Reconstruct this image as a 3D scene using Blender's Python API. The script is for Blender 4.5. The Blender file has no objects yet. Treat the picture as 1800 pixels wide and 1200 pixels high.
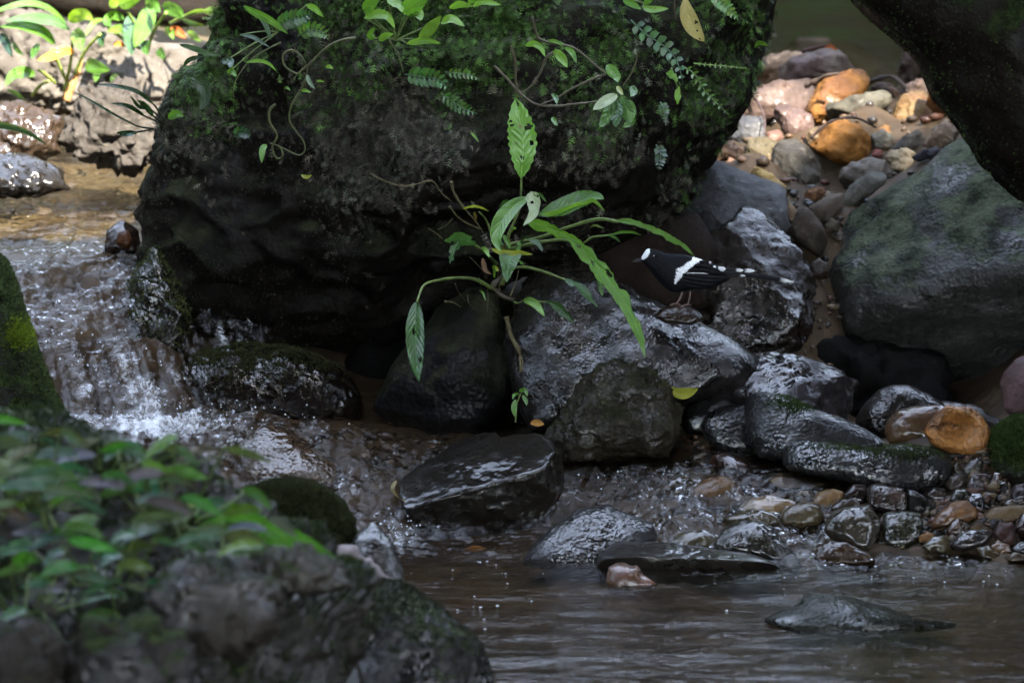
import bpy, bmesh, math, random, zlib
import numpy as np
from mathutils import Vector, noise as mnoise
random.seed(7); rng = np.random.default_rng(7)
scene = bpy.context.scene
C = scene.collection

# ------------------------------------------------------------------ camera
TH = math.radians(11.0)
CAMP = np.array([0.0, -12.0, 0.378 + 12.0*math.tan(TH)])
LENS = 254.0
cam_d = bpy.data.cameras.new('camera'); cam = bpy.data.objects.new('camera', cam_d); C.objects.link(cam)
cam.location = CAMP; cam.rotation_euler = (math.pi/2 - TH, 0, 0)
cam_d.lens = LENS; cam_d.sensor_width = 36.0; cam_d.clip_start = 0.1; cam_d.clip_end = 600
cam_d.dof.use_dof = True; cam_d.dof.focus_distance = 12.65; cam_d.dof.aperture_fstop = 6.0
scene.camera = cam

# ------------------------------------------------------------------ light
SUN = np.array([0.30, -0.62, 0.80]); SUN /= np.linalg.norm(SUN)
SUN_EL = math.asin(SUN[2]); SUN_ROT = math.atan2(SUN[0], SUN[1])
world = bpy.data.worlds.new('World'); scene.world = world; world.use_nodes = True
wn = world.node_tree.nodes; wl = world.node_tree.links
for n in list(wn): wn.remove(n)
wo = wn.new('ShaderNodeOutputWorld'); wb = wn.new('ShaderNodeBackground'); sk = wn.new('ShaderNodeTexSky')
sk.sky_type = 'NISHITA'; sk.sun_disc = False; sk.sun_elevation = SUN_EL; sk.sun_rotation = SUN_ROT
sk.air_density = 1.0; sk.dust_density = 1.0; sk.ozone_density = 1.0
wb.inputs['Strength'].default_value = 0.15
hs = wn.new('ShaderNodeHueSaturation'); hs.inputs['Saturation'].default_value = 0.6      # sky colour muted to lessen its blue cast
wl.new(sk.outputs[0], hs.inputs['Color']); wl.new(hs.outputs[0], wb.inputs[0]); wl.new(wb.outputs[0], wo.inputs[0])
sd = bpy.data.lights.new('sun', 'SUN'); sun = bpy.data.objects.new('sun', sd); C.objects.link(sun)
sd.energy = 2.0; sd.angle = math.radians(0.53); sd.color = (1.0, 0.93, 0.82)
sun.rotation_euler = Vector(SUN).to_track_quat('Z', 'Y').to_euler()
scene.view_settings.view_transform = 'Standard'; scene.view_settings.look = 'None'
scene.view_settings.exposure = 4.4; scene.view_settings.gamma = 1.0
scene.view_settings.use_curve_mapping = False
scene.cycles.max_bounces = 5; scene.cycles.diffuse_bounces = 2; scene.cycles.glossy_bounces = 2
scene.cycles.use_adaptive_sampling = True; scene.cycles.adaptive_threshold = 0.016
scene.cycles.transparent_max_bounces = 12; scene.cycles.transmission_bounces = 4
scene.cycles.sample_clamp_indirect = 6.0; scene.cycles.caustics_reflective = False

# ------------------------------------------------------------------ coordinates (photo pixel + distance -> metres)
RT = np.array([1.0, 0, 0]); UP = np.array([0, math.sin(TH), math.cos(TH)]); FW = np.array([0, math.cos(TH), -math.sin(TH)])
FPX = LENS/36.0*1800.0
def P(px, py, Y):
    d = FW + RT*((px-900)/FPX) + UP*((600-py)/FPX)
    return CAMP + d*((Y-CAMP[1])/d[1])
def mpp(Y): return (Y-CAMP[1])/math.cos(TH)/FPX           # metres per photo pixel
F0=(0,0,1.0); Z1=(0,0,2.667); Z2=(400,0,2.667); Z3=(850,0,2.667); Z4=(1180,60,2.857); Z5=(1050,380,3.751)
Z6=(650,300,3.0); ZB=(350,700,2.769); ZC=(850,550,2.4); ZD=(1180,600,2.666); ZE=(900,900,2.0); ZF=(0,700,2.4)
def uz(fr, pts): return [(fr[0]+x/fr[2], fr[1]+y/fr[2]) for x, y in pts]

# ------------------------------------------------------------------ noise
def _h(ix, iy, iz, s):
    h = (ix.astype(np.uint32)*np.uint32(374761393) + iy.astype(np.uint32)*np.uint32(668265263)
         + iz.astype(np.uint32)*np.uint32(2147483647) + np.uint32((s*974711+12345) & 0xffffffff))
    h = (h ^ (h >> np.uint32(13)))*np.uint32(1274126177); h = h ^ (h >> np.uint32(16))
    h = h*np.uint32(2246822519); h = h ^ (h >> np.uint32(15))
    return h.astype(np.float64)/4294967295.0*2-1
def vnoise(p, s=0):
    i = np.floor(p).astype(np.int64); f = p - i; f = f*f*f*(f*(f*6-15)+10)
    i = i & 0xffffffff
    r = 0
    for dx in (0, 1):
        wx = f[:, 0] if dx else 1-f[:, 0]
        for dy in (0, 1):
            wy = f[:, 1] if dy else 1-f[:, 1]
            for dz in (0, 1):
                wz = f[:, 2] if dz else 1-f[:, 2]
                r = r + wx*wy*wz*_h(i[:, 0]+dx, i[:, 1]+dy, i[:, 2]+dz, s)
    return r
def fbm(p, s=0, o=4, g=0.5):
    r = 0; a = 1.0
    for k in range(o):
        r = r + a*vnoise(p*(2.03**k)+17.3*k, s+k); a *= g
    return r

# ------------------------------------------------------------------ mesh helpers
def mesh_np(name, v, f, smooth=True):
    """f: list of (n,k) int arrays"""
    me = bpy.data.meshes.new(name)
    v = np.asarray(v, dtype=np.float32)
    if not isinstance(f, list): f = [f]
    f = [np.asarray(a, dtype=np.int32) for a in f if len(a)]
    me.vertices.add(len(v)); me.vertices.foreach_set('co', v.ravel())
    loops = np.concatenate([a.ravel() for a in f]); sizes = np.concatenate([np.full(len(a), a.shape[1]) for a in f])
    me.loops.add(len(loops)); me.loops.foreach_set('vertex_index', loops)
    me.polygons.add(len(sizes))
    st = np.concatenate([[0], np.cumsum(sizes)[:-1]]).astype(np.int32)
    me.polygons.foreach_set('loop_start', st); me.polygons.foreach_set('loop_total', sizes.astype(np.int32))
    me.update(calc_edges=True); me.validate()
    if smooth: me.polygons.foreach_set('use_smooth', np.ones(len(me.polygons), dtype=bool))
    return me
def vattr(me, name, arr):
    a = me.attributes.new(name, 'FLOAT', 'POINT'); a.data.foreach_set('value', np.asarray(arr, dtype=np.float32))
def cattr(me, name, arr):
    arr = np.asarray(arr, dtype=np.float32)
    if arr.shape[1] == 3: arr = np.concatenate([arr, np.ones((len(arr), 1), np.float32)], 1)
    a = me.attributes.new(name, 'FLOAT_COLOR', 'POINT'); a.data.foreach_set('color', arr.ravel())
def link(name, me, mat, origin=None, color=None):
    """object whose mesh is in world space; origin moves the pivot"""
    o = bpy.data.objects.new(name, me); C.objects.link(o)
    if me is not None and mat is not None: me.materials.append(mat)
    if color is not None: o.color = (*color, 1)
    if origin is None:
        vs = np.empty(len(me.vertices)*3, np.float32); me.vertices.foreach_get('co', vs); vs = vs.reshape(-1, 3)
        origin = np.array([vs[:, 0].mean(), vs[:, 1].mean(), vs[:, 2].min()])
    origin = np.asarray(origin, float)
    vs = np.empty(len(me.vertices)*3, np.float32); me.vertices.foreach_get('co', vs)
    vs = (vs.reshape(-1, 3) - origin).astype(np.float32); me.vertices.foreach_set('co', vs.ravel()); me.update()
    o.location = origin; ORIG[o.name] = origin
    return o
ORIG = {}
def tag(o, label, cat, group=None):
    o['label'] = label; o['category'] = cat
    if group: o['group'] = group
    return o
class Thing:                                       # Empty at a thing's base
    def __init__(s, name, label, cat, origin, group=None):
        s.o = bpy.data.objects.new(name, None); C.objects.link(s.o); s.org = np.asarray(origin, float)
        s.o.location = s.org; s.o.empty_display_size = 0.02; tag(s.o, label, cat, group); ORIG[s.o.name] = s.org
def part(name, me, mat, parent, color=None):
    par = parent.o if isinstance(parent, Thing) else parent
    o = link(name, me, mat, None, color)
    o.parent = par; o.location = ORIG[o.name] - ORIG[par.name]
    return o
def grid_faces(nu, nv):                             # nu x nv vertices, index = j*nu+i
    i, j = np.meshgrid(np.arange(nu-1), np.arange(nv-1)); a = (j*nu+i).ravel()
    return np.stack([a, a+1, a+nu+1, a+nu], 1)
def catmull(pts, n):
    pts = np.asarray(pts, float)
    if len(pts) == 2: return pts[0]+(pts[1]-pts[0])*np.linspace(0, 1, n)[:, None]
    p = np.vstack([2*pts[0]-pts[1], pts, 2*pts[-1]-pts[-2]])
    seg = np.linalg.norm(np.diff(pts, axis=0), axis=1)+1e-9; cum = np.concatenate([[0], np.cumsum(seg)]); cum /= cum[-1]
    t = np.linspace(0, 1, n); k = np.clip(np.searchsorted(cum, t, side='right')-1, 0, len(pts)-2)
    u = ((t-cum[k])/(cum[k+1]-cum[k]))[:, None]
    p0, p1, p2, p3 = p[k], p[k+1], p[k+2], p[k+3]
    return 0.5*((2*p1)+(-p0+p2)*u+(2*p0-5*p1+4*p2-p3)*u**2+(-p0+3*p1-3*p2+p3)*u**3)
def tube_arrays(pts, r0, r1, n=24, k=7, wob=0.0, seed=0, closed=True):
    c = catmull(pts, n); t = np.gradient(c, axis=0); t /= np.linalg.norm(t, axis=1)[:, None]+1e-9
    ref = np.array([0.13, 0.97, 0.2]); s = np.cross(t, ref); s /= np.linalg.norm(s, axis=1)[:, None]+1e-9; b = np.cross(s, t)
    r = np.linspace(r0, r1, n)
    if wob: r = r*(1+wob*vnoise(np.stack([np.arange(n)*0.45, np.zeros(n), np.zeros(n)], 1), seed))
    a = np.linspace(0, 2*math.pi, k, endpoint=False)
    v = c[:, None, :] + r[:, None, None]*(np.cos(a)[None, :, None]*s[:, None, :]+np.sin(a)[None, :, None]*b[:, None, :])
    v = v.reshape(-1, 3); f = []
    for j in range(n-1):
        for i in range(k): f.append((j*k+i, j*k+(i+1) % k, (j+1)*k+(i+1) % k, (j+1)*k+i))
    v = np.vstack([v, c[0], c[-1]]); tri = []
    for i in range(k):
        tri.append((len(v)-2, (i+1) % k, i)); tri.append((len(v)-1, (n-1)*k+i, (n-1)*k+(i+1) % k))
    return v, np.array(f), np.array(tri)
def tube(name, pts, r0, r1, mat, parent, color=None, n=24, k=7, wob=0.15, seed=0):
    v, q, t = tube_arrays(pts, r0, r1, n, k, wob, seed)
    me = mesh_np(name, v, [q, t])
    if parent is None: return link(name, me, mat, color=color)
    return part(name, me, mat, parent, color)
_ico = {}
def ico(s):
    if s not in _ico:
        bm = bmesh.new(); bmesh.ops.create_icosphere(bm, subdivisions=s, radius=1.0)
        v = np.array([x.co[:] for x in bm.verts]); f = np.array([[q.index for q in t.verts] for t in bm.faces]); bm.free()
        v /= np.linalg.norm(v, axis=1)[:, None]; _ico[s] = (v, f)
    return _ico[s]

# ------------------------------------------------------------------ materials
class NT:
    def __init__(s, name):
        s.m = bpy.data.materials.new(name); s.m.use_nodes = True; s.t = s.m.node_tree
        for n in list(s.t.nodes): s.t.nodes.remove(n)
        s.out = s.n('ShaderNodeOutputMaterial')
    def n(s, typ, **kw):
        o = s.t.nodes.new(typ)
        for k, v in kw.items(): setattr(o, k, v)
        return o
    def l(s, a, b): s.t.links.new(a, b)
    def set(s, node, **kw):
        for k, v in kw.items(): node.inputs[k.replace('_', ' ')].default_value = v
    def noise(s, vec, scale, detail=4, rough=0.55, dist=0.0):
        o = s.n('ShaderNodeTexNoise'); o.inputs['Scale'].default_value = scale; o.inputs['Detail'].default_value = detail
        o.inputs['Roughness'].default_value = rough; o.inputs['Distortion'].default_value = dist
        if vec is not None: s.l(vec, o.inputs['Vector'])
        return o.outputs['Fac']
    def voro(s, vec, scale, feature='F1'):
        o = s.n('ShaderNodeTexVoronoi', feature=feature); o.inputs['Scale'].default_value = scale
        if vec is not None: s.l(vec, o.inputs['Vector'])
        return o.outputs['Distance']
    def math(s, op, a, b=None, clamp=False):
        o = s.n('ShaderNodeMath', operation=op, use_clamp=clamp)
        for i, x in enumerate((a, b)):
            if x is None: continue
            if isinstance(x, (int, float)): o.inputs[i].default_value = x
            else: s.l(x, o.inputs[i])
        return o.outputs[0]
    def map(s, x, a, b, c, d, smooth=True):
        o = s.n('ShaderNodeMapRange', interpolation_type='SMOOTHSTEP' if smooth else 'LINEAR')
        s.l(x, o.inputs[0])
        for i, q in enumerate((a, b, c, d)):
            if isinstance(q, (int, float)): o.inputs[i+1].default_value = q
            else: s.l(q, o.inputs[i+1])
        return o.outputs[0]
    def mix(s, fac, a, b, blend='MIX'):
        o = s.n('ShaderNodeMix', data_type='RGBA', blend_type=blend)
        for i, x in ((0, fac), (6, a), (7, b)):
            if isinstance(x, (int, float)): o.inputs[i].default_value = x
            elif isinstance(x, tuple): o.inputs[i].default_value = (*x, 1) if len(x) == 3 else x
            else: s.l(x, o.inputs[i])
        return o.outputs[2]
    def bump(s, h, strength, dist, nrm=None):
        o = s.n('ShaderNodeBump'); o.inputs['Strength'].default_value = strength; o.inputs['Distance'].default_value = dist
        s.l(h, o.inputs['Height'])
        if nrm is not None: s.l(nrm, o.inputs['Normal'])
        return o.outputs[0]
    def pos(s, rand=True):
        tc = s.n('ShaderNodeTexCoord')
        if not rand: return tc.outputs['Object']
        oi = s.n('ShaderNodeObjectInfo'); sc = s.n('ShaderNodeVectorMath', operation='SCALE'); sc.inputs[0].default_value = (37.1, 21.7, 53.3)
        s.l(oi.outputs['Random'], sc.inputs['Scale']); ad = s.n('ShaderNodeVectorMath', operation='ADD')
        s.l(tc.outputs['Object'], ad.inputs[0]); s.l(sc.outputs[0], ad.inputs[1]); return ad.outputs[0]
    def ocol(s): return s.n('ShaderNodeObjectInfo').outputs['Color']

def rock_mat(name, scale=9, contrast=0.6, spot=0.4, rough=(0.55, 0.8), coat=0.0, coat_r=0.15, bump=0.5, pit=0.0, pit_scale=160,
             moss=None, moss_amt=0.5, second=None, second_amt=0.5, vein=0.0, lichen=0.0):
    t = NT(name); p = t.pos(); col = t.ocol()
    n1 = t.noise(p, scale, 4, 0.6, 0.4); n2 = t.noise(p, scale*6, 3, 0.65); n3 = t.noise(p, scale*34, 2, 0.6)
    dark = t.mix(1.0, col, (0.35, 0.33, 0.31), 'MULTIPLY'); light = t.mix(1.0, col, (1.9, 1.85, 1.75), 'MULTIPLY')
    c = t.mix(t.map(n1, 0.32, 0.68, 0, contrast), col, dark)
    c = t.mix(t.map(n2, 0.55, 0.75, 0, spot), c, light)
    c = t.mix(t.map(n2, 0.42, 0.25, 0, spot), c, dark)
    c = t.mix(t.map(n3, 0.58, 0.74, 0, spot*0.8), c, dark)
    if second is not None:
        s1 = t.noise(p, scale*0.7, 5, 0.6, 0.6)
        c = t.mix(t.map(s1, 0.62-second_amt*0.3, 0.72-second_amt*0.3, 0, 0.9), c, second)
    if vein:
        w = t.n('ShaderNodeTexWave'); w.inputs['Scale'].default_value = 6; w.inputs['Distortion'].default_value = 9; w.inputs['Detail'].default_value = 4
        t.l(p, w.inputs['Vector']); c = t.mix(t.map(w.outputs['Fac'], 0.75, 0.98, 0, vein), c, light)
    hgt = t.math('ADD', t.math('MULTIPLY', n2, 0.30), t.math('MULTIPLY', n3, 0.035))
    nb = t.bump(t.math('ADD', t.math('MULTIPLY', n1, 1.0), hgt), bump, 0.010)
    if pit:
        v = t.voro(p, pit_scale); v2 = t.noise(p, pit_scale*0.45, 2, 0.6)
        nb = t.bump(t.math('ADD', v, t.math('MULTIPLY', v2, 1.2)), pit, 0.0024, nb)
    b = t.n('ShaderNodeBsdfPrincipled'); b.inputs['Specular IOR Level'].default_value = 0.03 if coat > 0.1 else 0.06
    r = t.map(n2, 0.3, 0.7, rough[0], rough[1])
    cw = t.map(t.noise(p, scale*0.9, 3), 0.40, 0.56, coat*0.12, coat) if coat else None
    if moss is not None:
        g = t.n('ShaderNodeNewGeometry'); sx = t.n('ShaderNodeSeparateXYZ'); t.l(g.outputs['Normal'], sx.inputs[0])
        mn = t.noise(p, scale*1.6, 4, 0.7); mz = t.math('ADD', t.math('MULTIPLY', sx.outputs['Z'], 0.45), mn)
        mf = t.map(mz, 1.0-moss_amt, 1.16-moss_amt, 0, 1)
        mc = t.mix(t.map(t.noise(p, scale*2.6, 4, 0.7), 0.35, 0.65, 0, 1), tuple(x*0.18 for x in moss), tuple(x*1.2 for x in moss))
        c = t.mix(mf, c, mc); r2 = t.n('ShaderNodeMix', data_type='FLOAT'); t.l(mf, r2.inputs[0]); t.l(r, r2.inputs[2]); r2.inputs[3].default_value = 0.85; r = r2.outputs[0]
        nb = t.bump(t.math('MULTIPLY', t.noise(p, scale*26, 3, 0.7), mf), 0.7, 0.004, nb)
        if cw is not None: cw = t.math('MULTIPLY', cw, t.math('SUBTRACT', 1.0, t.math('MULTIPLY', mf, 0.75)))
    t.l(c, b.inputs['Base Color']); t.l(r, b.inputs['Roughness']); t.l(nb, b.inputs['Normal'])
    if coat:
        t.l(cw, b.inputs['Coat Weight']); t.l(t.map(t.noise(p, scale*2.3, 3), 0.35, 0.65, coat_r*0.6, coat_r*2.6), b.inputs['Coat Roughness']); b.inputs['Coat IOR'].default_value = 1.55; t.l(nb, b.inputs['Coat Normal'])
    t.l(b.outputs[0], t.out.inputs[0]); return t.m

M = {}
M['dry'] = rock_mat('dry_stone', 11, 0.8, 0.8, (0.5, 0.75), 0.12, 0.35, 0.8, pit=0.25, pit_scale=150)
M['matte'] = rock_mat('rough_stone', 12, 0.7, 0.6, (0.7, 0.9), 0.0, 0.3, 0.8, pit=0.3, pit_scale=120)
M['wet'] = rock_mat('wet_stone', 10, 0.65, 0.5, (0.3, 0.5), 0.9, 0.08, 0.34, pit=0.14, pit_scale=110)
M['bumpy'] = rock_mat('wet_bumpy_stone', 9, 0.5, 0.4, (0.3, 0.5), 1.0, 0.13, 0.45, pit=0.62, pit_scale=135)
M['damp'] = rock_mat('damp_grained_stone', 8, 0.85, 0.7, (0.35, 0.6), 0.8, 0.12, 0.9, pit=0.26, pit_scale=190, second=(0.012, 0.008, 0.006), second_amt=0.35)
M['shiny'] = rock_mat('wet_shiny_stone', 9, 0.6, 0.4, (0.25, 0.4), 1.0, 0.06, 0.7, pit=0.3, pit_scale=50)
M['mossy'] = rock_mat('mossy_stone', 10, 0.6, 0.6, (0.5, 0.75), 0.5, 0.2, 0.7, pit=0.4, pit_scale=170, moss=(0.024, 0.024, 0.011), moss_amt=0.24)
M['bank'] = rock_mat('bank_stone', 7, 0.7, 0.7, (0.5, 0.75), 0.6, 0.2, 1.0, pit=0.6, pit_scale=60, moss=(0.022, 0.03, 0.009), moss_amt=0.24)
M['mossier'] = rock_mat('thick_mossy_stone', 10, 0.6, 0.6, (0.55, 0.8), 0.2, 0.25, 0.8, pit=0.4, pit_scale=150, moss=(0.02, 0.03, 0.009), moss_amt=0.46)
M['boulder'] = rock_mat('dark_boulder_rock', 4, 0.7, 0.6, (0.4, 0.7), 0.08, 0.22, 0.9, pit=0.5, pit_scale=110, moss=(0.016, 0.018, 0.009), moss_amt=0.46)
M['algae'] = rock_mat('algae_stained_stone', 7, 0.7, 0.95, (0.45, 0.7), 0.4, 0.22, 1.3, pit=0.8, pit_scale=120, moss=(0.036, 0.043, 0.026), moss_amt=0.30, second=(0.03, 0.03, 0.027), second_amt=0.4)
M['ochre'] = rock_mat('ochre_stone', 10, 0.7, 0.8, (0.45, 0.7), 0.2, 0.25, 0.8, pit=0.25, pit_scale=140, second=(0.075, 0.035, 0.017), second_amt=0.38)
M['mauve'] = rock_mat('mauve_stone', 9, 0.7, 0.8, (0.45, 0.7), 0.2, 0.25, 0.8, pit=0.25, pit_scale=140, second=(0.05, 0.03, 0.026), second_amt=0.38)
M['wetochre'] = rock_mat('wet_ochre_stone', 9, 0.6, 0.5, (0.3, 0.5), 1.0, 0.12, 0.5, second=(0.05, 0.025, 0.012), second_amt=0.3)

def leaf_mat(name, rough=0.28, trans=0.3, vein=0.5, nveins=9, coat=0.35, spots=0.15):
    t = NT(name); col = t.ocol(); p = t.pos()
    uv = t.n('ShaderNodeUVMap'); uv.uv_map = 'UVMap'; sx = t.n('ShaderNodeSeparateXYZ'); t.l(uv.outputs[0], sx.inputs[0])
    u = t.math('ABSOLUTE', t.math('SUBTRACT', sx.outputs['X'], 0.5)); v = sx.outputs['Y']
    ph = t.math('MULTIPLY', t.math('SUBTRACT', v, t.math('MULTIPLY', u, 0.42)), nveins*2*math.pi)
    cs = t.math('COSINE', ph); vn = t.map(cs, 0.72, 1.0, 0, 1); mid = t.map(u, 0.035, 0.01, 0, 1)
    va = t.math('MAXIMUM', t.math('MULTIPLY', vn, 0.6), mid)
    lightc = t.mix(0.35, col, (0.30, 0.38, 0.12)); darkc = t.mix(1.0, col, (0.55, 0.6, 0.5), 'MULTIPLY')
    c = t.mix(t.map(t.noise(p, 30, 4), 0.35, 0.7, 0, 0.6), col, darkc); c = t.mix(t.math('MULTIPLY', va, vein), c, lightc)
    c = t.mix(t.map(t.noise(p, 90, 3), 0.66, 0.74, 0, spots), c, (0.12, 0.07, 0.02))
    hb = t.math('SUBTRACT', t.math('MULTIPLY', cs, -0.5), t.math('MULTIPLY', mid, 1.0))
    nb = t.bump(hb, 0.22, 0.004); nb = t.bump(t.noise(p, 160, 3), 0.12, 0.003, nb)
    b = t.n('ShaderNodeBsdfPrincipled'); t.l(c, b.inputs['Base Color']); t.l(nb, b.inputs['Normal'])
    t.l(t.map(t.noise(p, 45, 3), 0.35, 0.7, rough*0.6, rough*1.6), b.inputs['Roughness'])
    b.inputs['Specular IOR Level'].default_value = 0.2; b.inputs['Coat Weight'].default_value = coat; b.inputs['Coat Roughness'].default_value = 0.1; t.l(nb, b.inputs['Coat Normal'])
    tr = t.n('ShaderNodeBsdfTranslucent'); t.l(t.mix(1.0, c, (1.3, 1.35, 0.5), 'MULTIPLY'), tr.inputs[0])
    ms = t.n('ShaderNodeMixShader'); ms.inputs[0].default_value = trans; t.l(b.outputs[0], ms.inputs[1]); t.l(tr.outputs[0], ms.inputs[2])
    t.l(ms.outputs[0], t.out.inputs[0]); return t.m
M['leaf'] = leaf_mat('glossy_leaf', 0.2, 0.35, 0.15, 11, 0.45, 0.6)
M['softleaf'] = leaf_mat('soft_leaf', 0.3, 0.3, 0.25, 7, 0.7, 0.4)
M['deadleaf'] = leaf_mat('dead_leaf', 0.6, 0.2, 0.3, 7, 0.05, 0.8)

def stem_mat(name, rough=0.45, coat=0.2):
    t = NT(name); p = t.pos(); col = t.ocol(); n = t.noise(p, 70, 4)
    c = t.mix(t.map(n, 0.35, 0.7, 0, 0.7), col, t.mix(1.0, col, (0.45, 0.4, 0.35), 'MULTIPLY'))
    b = t.n('ShaderNodeBsdfPrincipled'); t.l(c, b.inputs['Base Color']); b.inputs['Roughness'].default_value = rough; b.inputs['Specular IOR Level'].default_value = 0.15; b.inputs['Coat Weight'].default_value = coat*0.5
    t.l(t.bump(t.noise(p, 180, 3), 0.4, 0.003), b.inputs['Normal']); t.l(b.outputs[0], t.out.inputs[0]); return t.m
M['stem'] = stem_mat('green_stem'); M['wood'] = stem_mat('weathered_wood', 0.75, 0.05)

def attr_mat(name, rough=0.6, trans=0.0, coat=0.0):           # colour stored per frond / per pebble
    t = NT(name); a = t.n('ShaderNodeAttribute'); a.attribute_name = 'col'; p = t.pos(False)
    c = t.mix(t.map(t.noise(p, 120, 3), 0.35, 0.7, 0, 0.5), a.outputs['Color'], t.mix(1.0, a.outputs['Color'], (0.5, 0.5, 0.5), 'MULTIPLY'))
    b = t.n('ShaderNodeBsdfPrincipled'); t.l(c, b.inputs['Base Color']); b.inputs['Roughness'].default_value = rough; b.inputs['Specular IOR Level'].default_value = 0.08
    b.inputs['Coat Weight'].default_value = coat; b.inputs['Coat Roughness'].default_value = 0.15
    if trans:
        tr = t.n('ShaderNodeBsdfTranslucent'); t.l(c, tr.inputs[0]); ms = t.n('ShaderNodeMixShader'); ms.inputs[0].default_value = trans
        t.l(b.outputs[0], ms.inputs[1]); t.l(tr.outputs[0], ms.inputs[2]); t.l(ms.outputs[0], t.out.inputs[0])
    else: t.l(b.outputs[0], t.out.inputs[0])
    return t.m
M['frond'] = attr_mat('moss_fronds', 0.5, 0.25, 0.05); M['pebble'] = attr_mat('wet_gravel', 0.5, 0, 0.25); M['foliage'] = attr_mat('forest_foliage', 0.6, 0.08)

def bed_mat():
    t = NT('stream_bed_gravel'); p = t.pos(False)
    v = t.n('ShaderNodeTexVoronoi'); v.inputs['Scale'].default_value = 42; t.l(p, v.inputs['Vector'])
    cr = t.mix(t.map(t.noise(p, 3.5, 4), 0.35, 0.65, 0, 1), (0.022, 0.015, 0.009), (0.05, 0.031, 0.016))
    sx = t.n('ShaderNodeSeparateColor'); t.l(v.outputs['Color'], sx.inputs[0])
    c = t.mix(t.math('MULTIPLY', sx.outputs[0], 0.7), cr, (0.07, 0.05, 0.031)); c = t.mix(t.math('MULTIPLY', sx.outputs[1], 0.5), c, (0.02, 0.016, 0.013))
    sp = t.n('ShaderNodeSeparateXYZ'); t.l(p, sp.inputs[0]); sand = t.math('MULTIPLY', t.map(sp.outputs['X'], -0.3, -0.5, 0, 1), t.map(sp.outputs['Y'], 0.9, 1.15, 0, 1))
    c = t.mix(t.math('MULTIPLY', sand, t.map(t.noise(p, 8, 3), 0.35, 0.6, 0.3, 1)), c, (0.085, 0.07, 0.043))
    far = t.math('MAXIMUM', t.map(t.math('ABSOLUTE', sp.outputs['X']), 1.0, 1.5, 0, 1), t.map(sp.outputs['Y'], 3.6, 4.6, 0, 1))
    c = t.mix(far, c, t.mix(t.map(t.noise(p, 6, 4), 0.4, 0.6, 0, 1), (0.022, 0.017, 0.011), (0.02, 0.028, 0.010)))      # leaf mould and moss on the banks
    b = t.n('ShaderNodeBsdfPrincipled'); t.l(c, b.inputs['Base Color']); b.inputs['Roughness'].default_value = 0.55
    nb = t.bump(v.outputs['Distance'], -0.3, 0.005); nb = t.bump(t.noise(p, 140, 3), 0.3, 0.003, nb); t.l(nb, b.inputs['Normal'])
    b.inputs['Specular IOR Level'].default_value = 0.05
    t.l(b.outputs[0], t.out.inputs[0]); return t.m
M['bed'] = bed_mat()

def water_mat():
    t = NT('stream_water'); p = t.pos(False)
    mp = t.n('ShaderNodeMapping'); mp.inputs['Scale'].default_value = (1.0, 1.6, 1.0); t.l(p, mp.inputs[0])
    a = t.n('ShaderNodeAttribute'); a.attribute_name = 'turb'; f = t.n('ShaderNodeAttribute'); f.attribute_name = 'foam'
    h = t.math('ADD', t.math('MULTIPLY', t.noise(mp.outputs[0], 9, 4, 0.62, 1.2), 1.0), t.math('MULTIPLY', t.noise(mp.outputs[0], 60, 3, 0.6, 0.4), 0.25))
    nb = t.bump(h, 0.3, 0.03)
    fine = t.noise(p, 95, 4, 0.6, 1.2); o = t.n('ShaderNodeBump'); o.inputs['Distance'].default_value = 0.012
    t.l(t.math('MULTIPLY', a.outputs['Fac'], 0.35, True), o.inputs['Strength']); t.l(fine, o.inputs['Height']); t.l(nb, o.inputs['Normal']); nb = o.outputs[0]
    fr = t.n('ShaderNodeFresnel'); fr.inputs['IOR'].default_value = 1.33; t.l(nb, fr.inputs['Normal'])
    gl = t.n('ShaderNodeBsdfGlossy'); gl.inputs['Roughness'].default_value = 0.045; t.l(nb, gl.inputs['Normal'])
    tr = t.n('ShaderNodeBsdfTransparent'); tr.inputs[0].default_value = (0.82, 0.77, 0.67, 1)
    df = t.n('ShaderNodeBsdfDiffuse'); df.inputs[0].default_value = (0.07, 0.05, 0.03, 1); t.l(nb, df.inputs['Normal'])
    m0 = t.n('ShaderNodeMixShader'); m0.inputs[0].default_value = 0.035; t.l(tr.outputs[0], m0.inputs[1]); t.l(df.outputs[0], m0.inputs[2])
    fo = t.n('ShaderNodeBsdfDiffuse'); fo.inputs[0].default_value = (0.62, 0.64, 0.66, 1); t.l(nb, fo.inputs['Normal'])
    m1 = t.n('ShaderNodeMixShader'); t.l(m0.outputs[0], m1.inputs[1]); t.l(fo.outputs[0], m1.inputs[2])
    ff = t.map(t.math('ADD', t.math('MULTIPLY', f.outputs['Fac'], 0.75), t.math('SUBTRACT', t.noise(p, 70, 4, 0.7, 0.8), 0.5)), 0.22, 0.75, 0, 0.75); t.l(ff, m1.inputs[0])
    m2 = t.n('ShaderNodeMixShader'); t.l(fr.outputs[0], m2.inputs[0]); t.l(m1.outputs[0], m2.inputs[1]); t.l(gl.outputs[0], m2.inputs[2])
    t.l(m2.outputs[0], t.out.inputs[0]); return t.m
M['water'] = water_mat()
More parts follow.
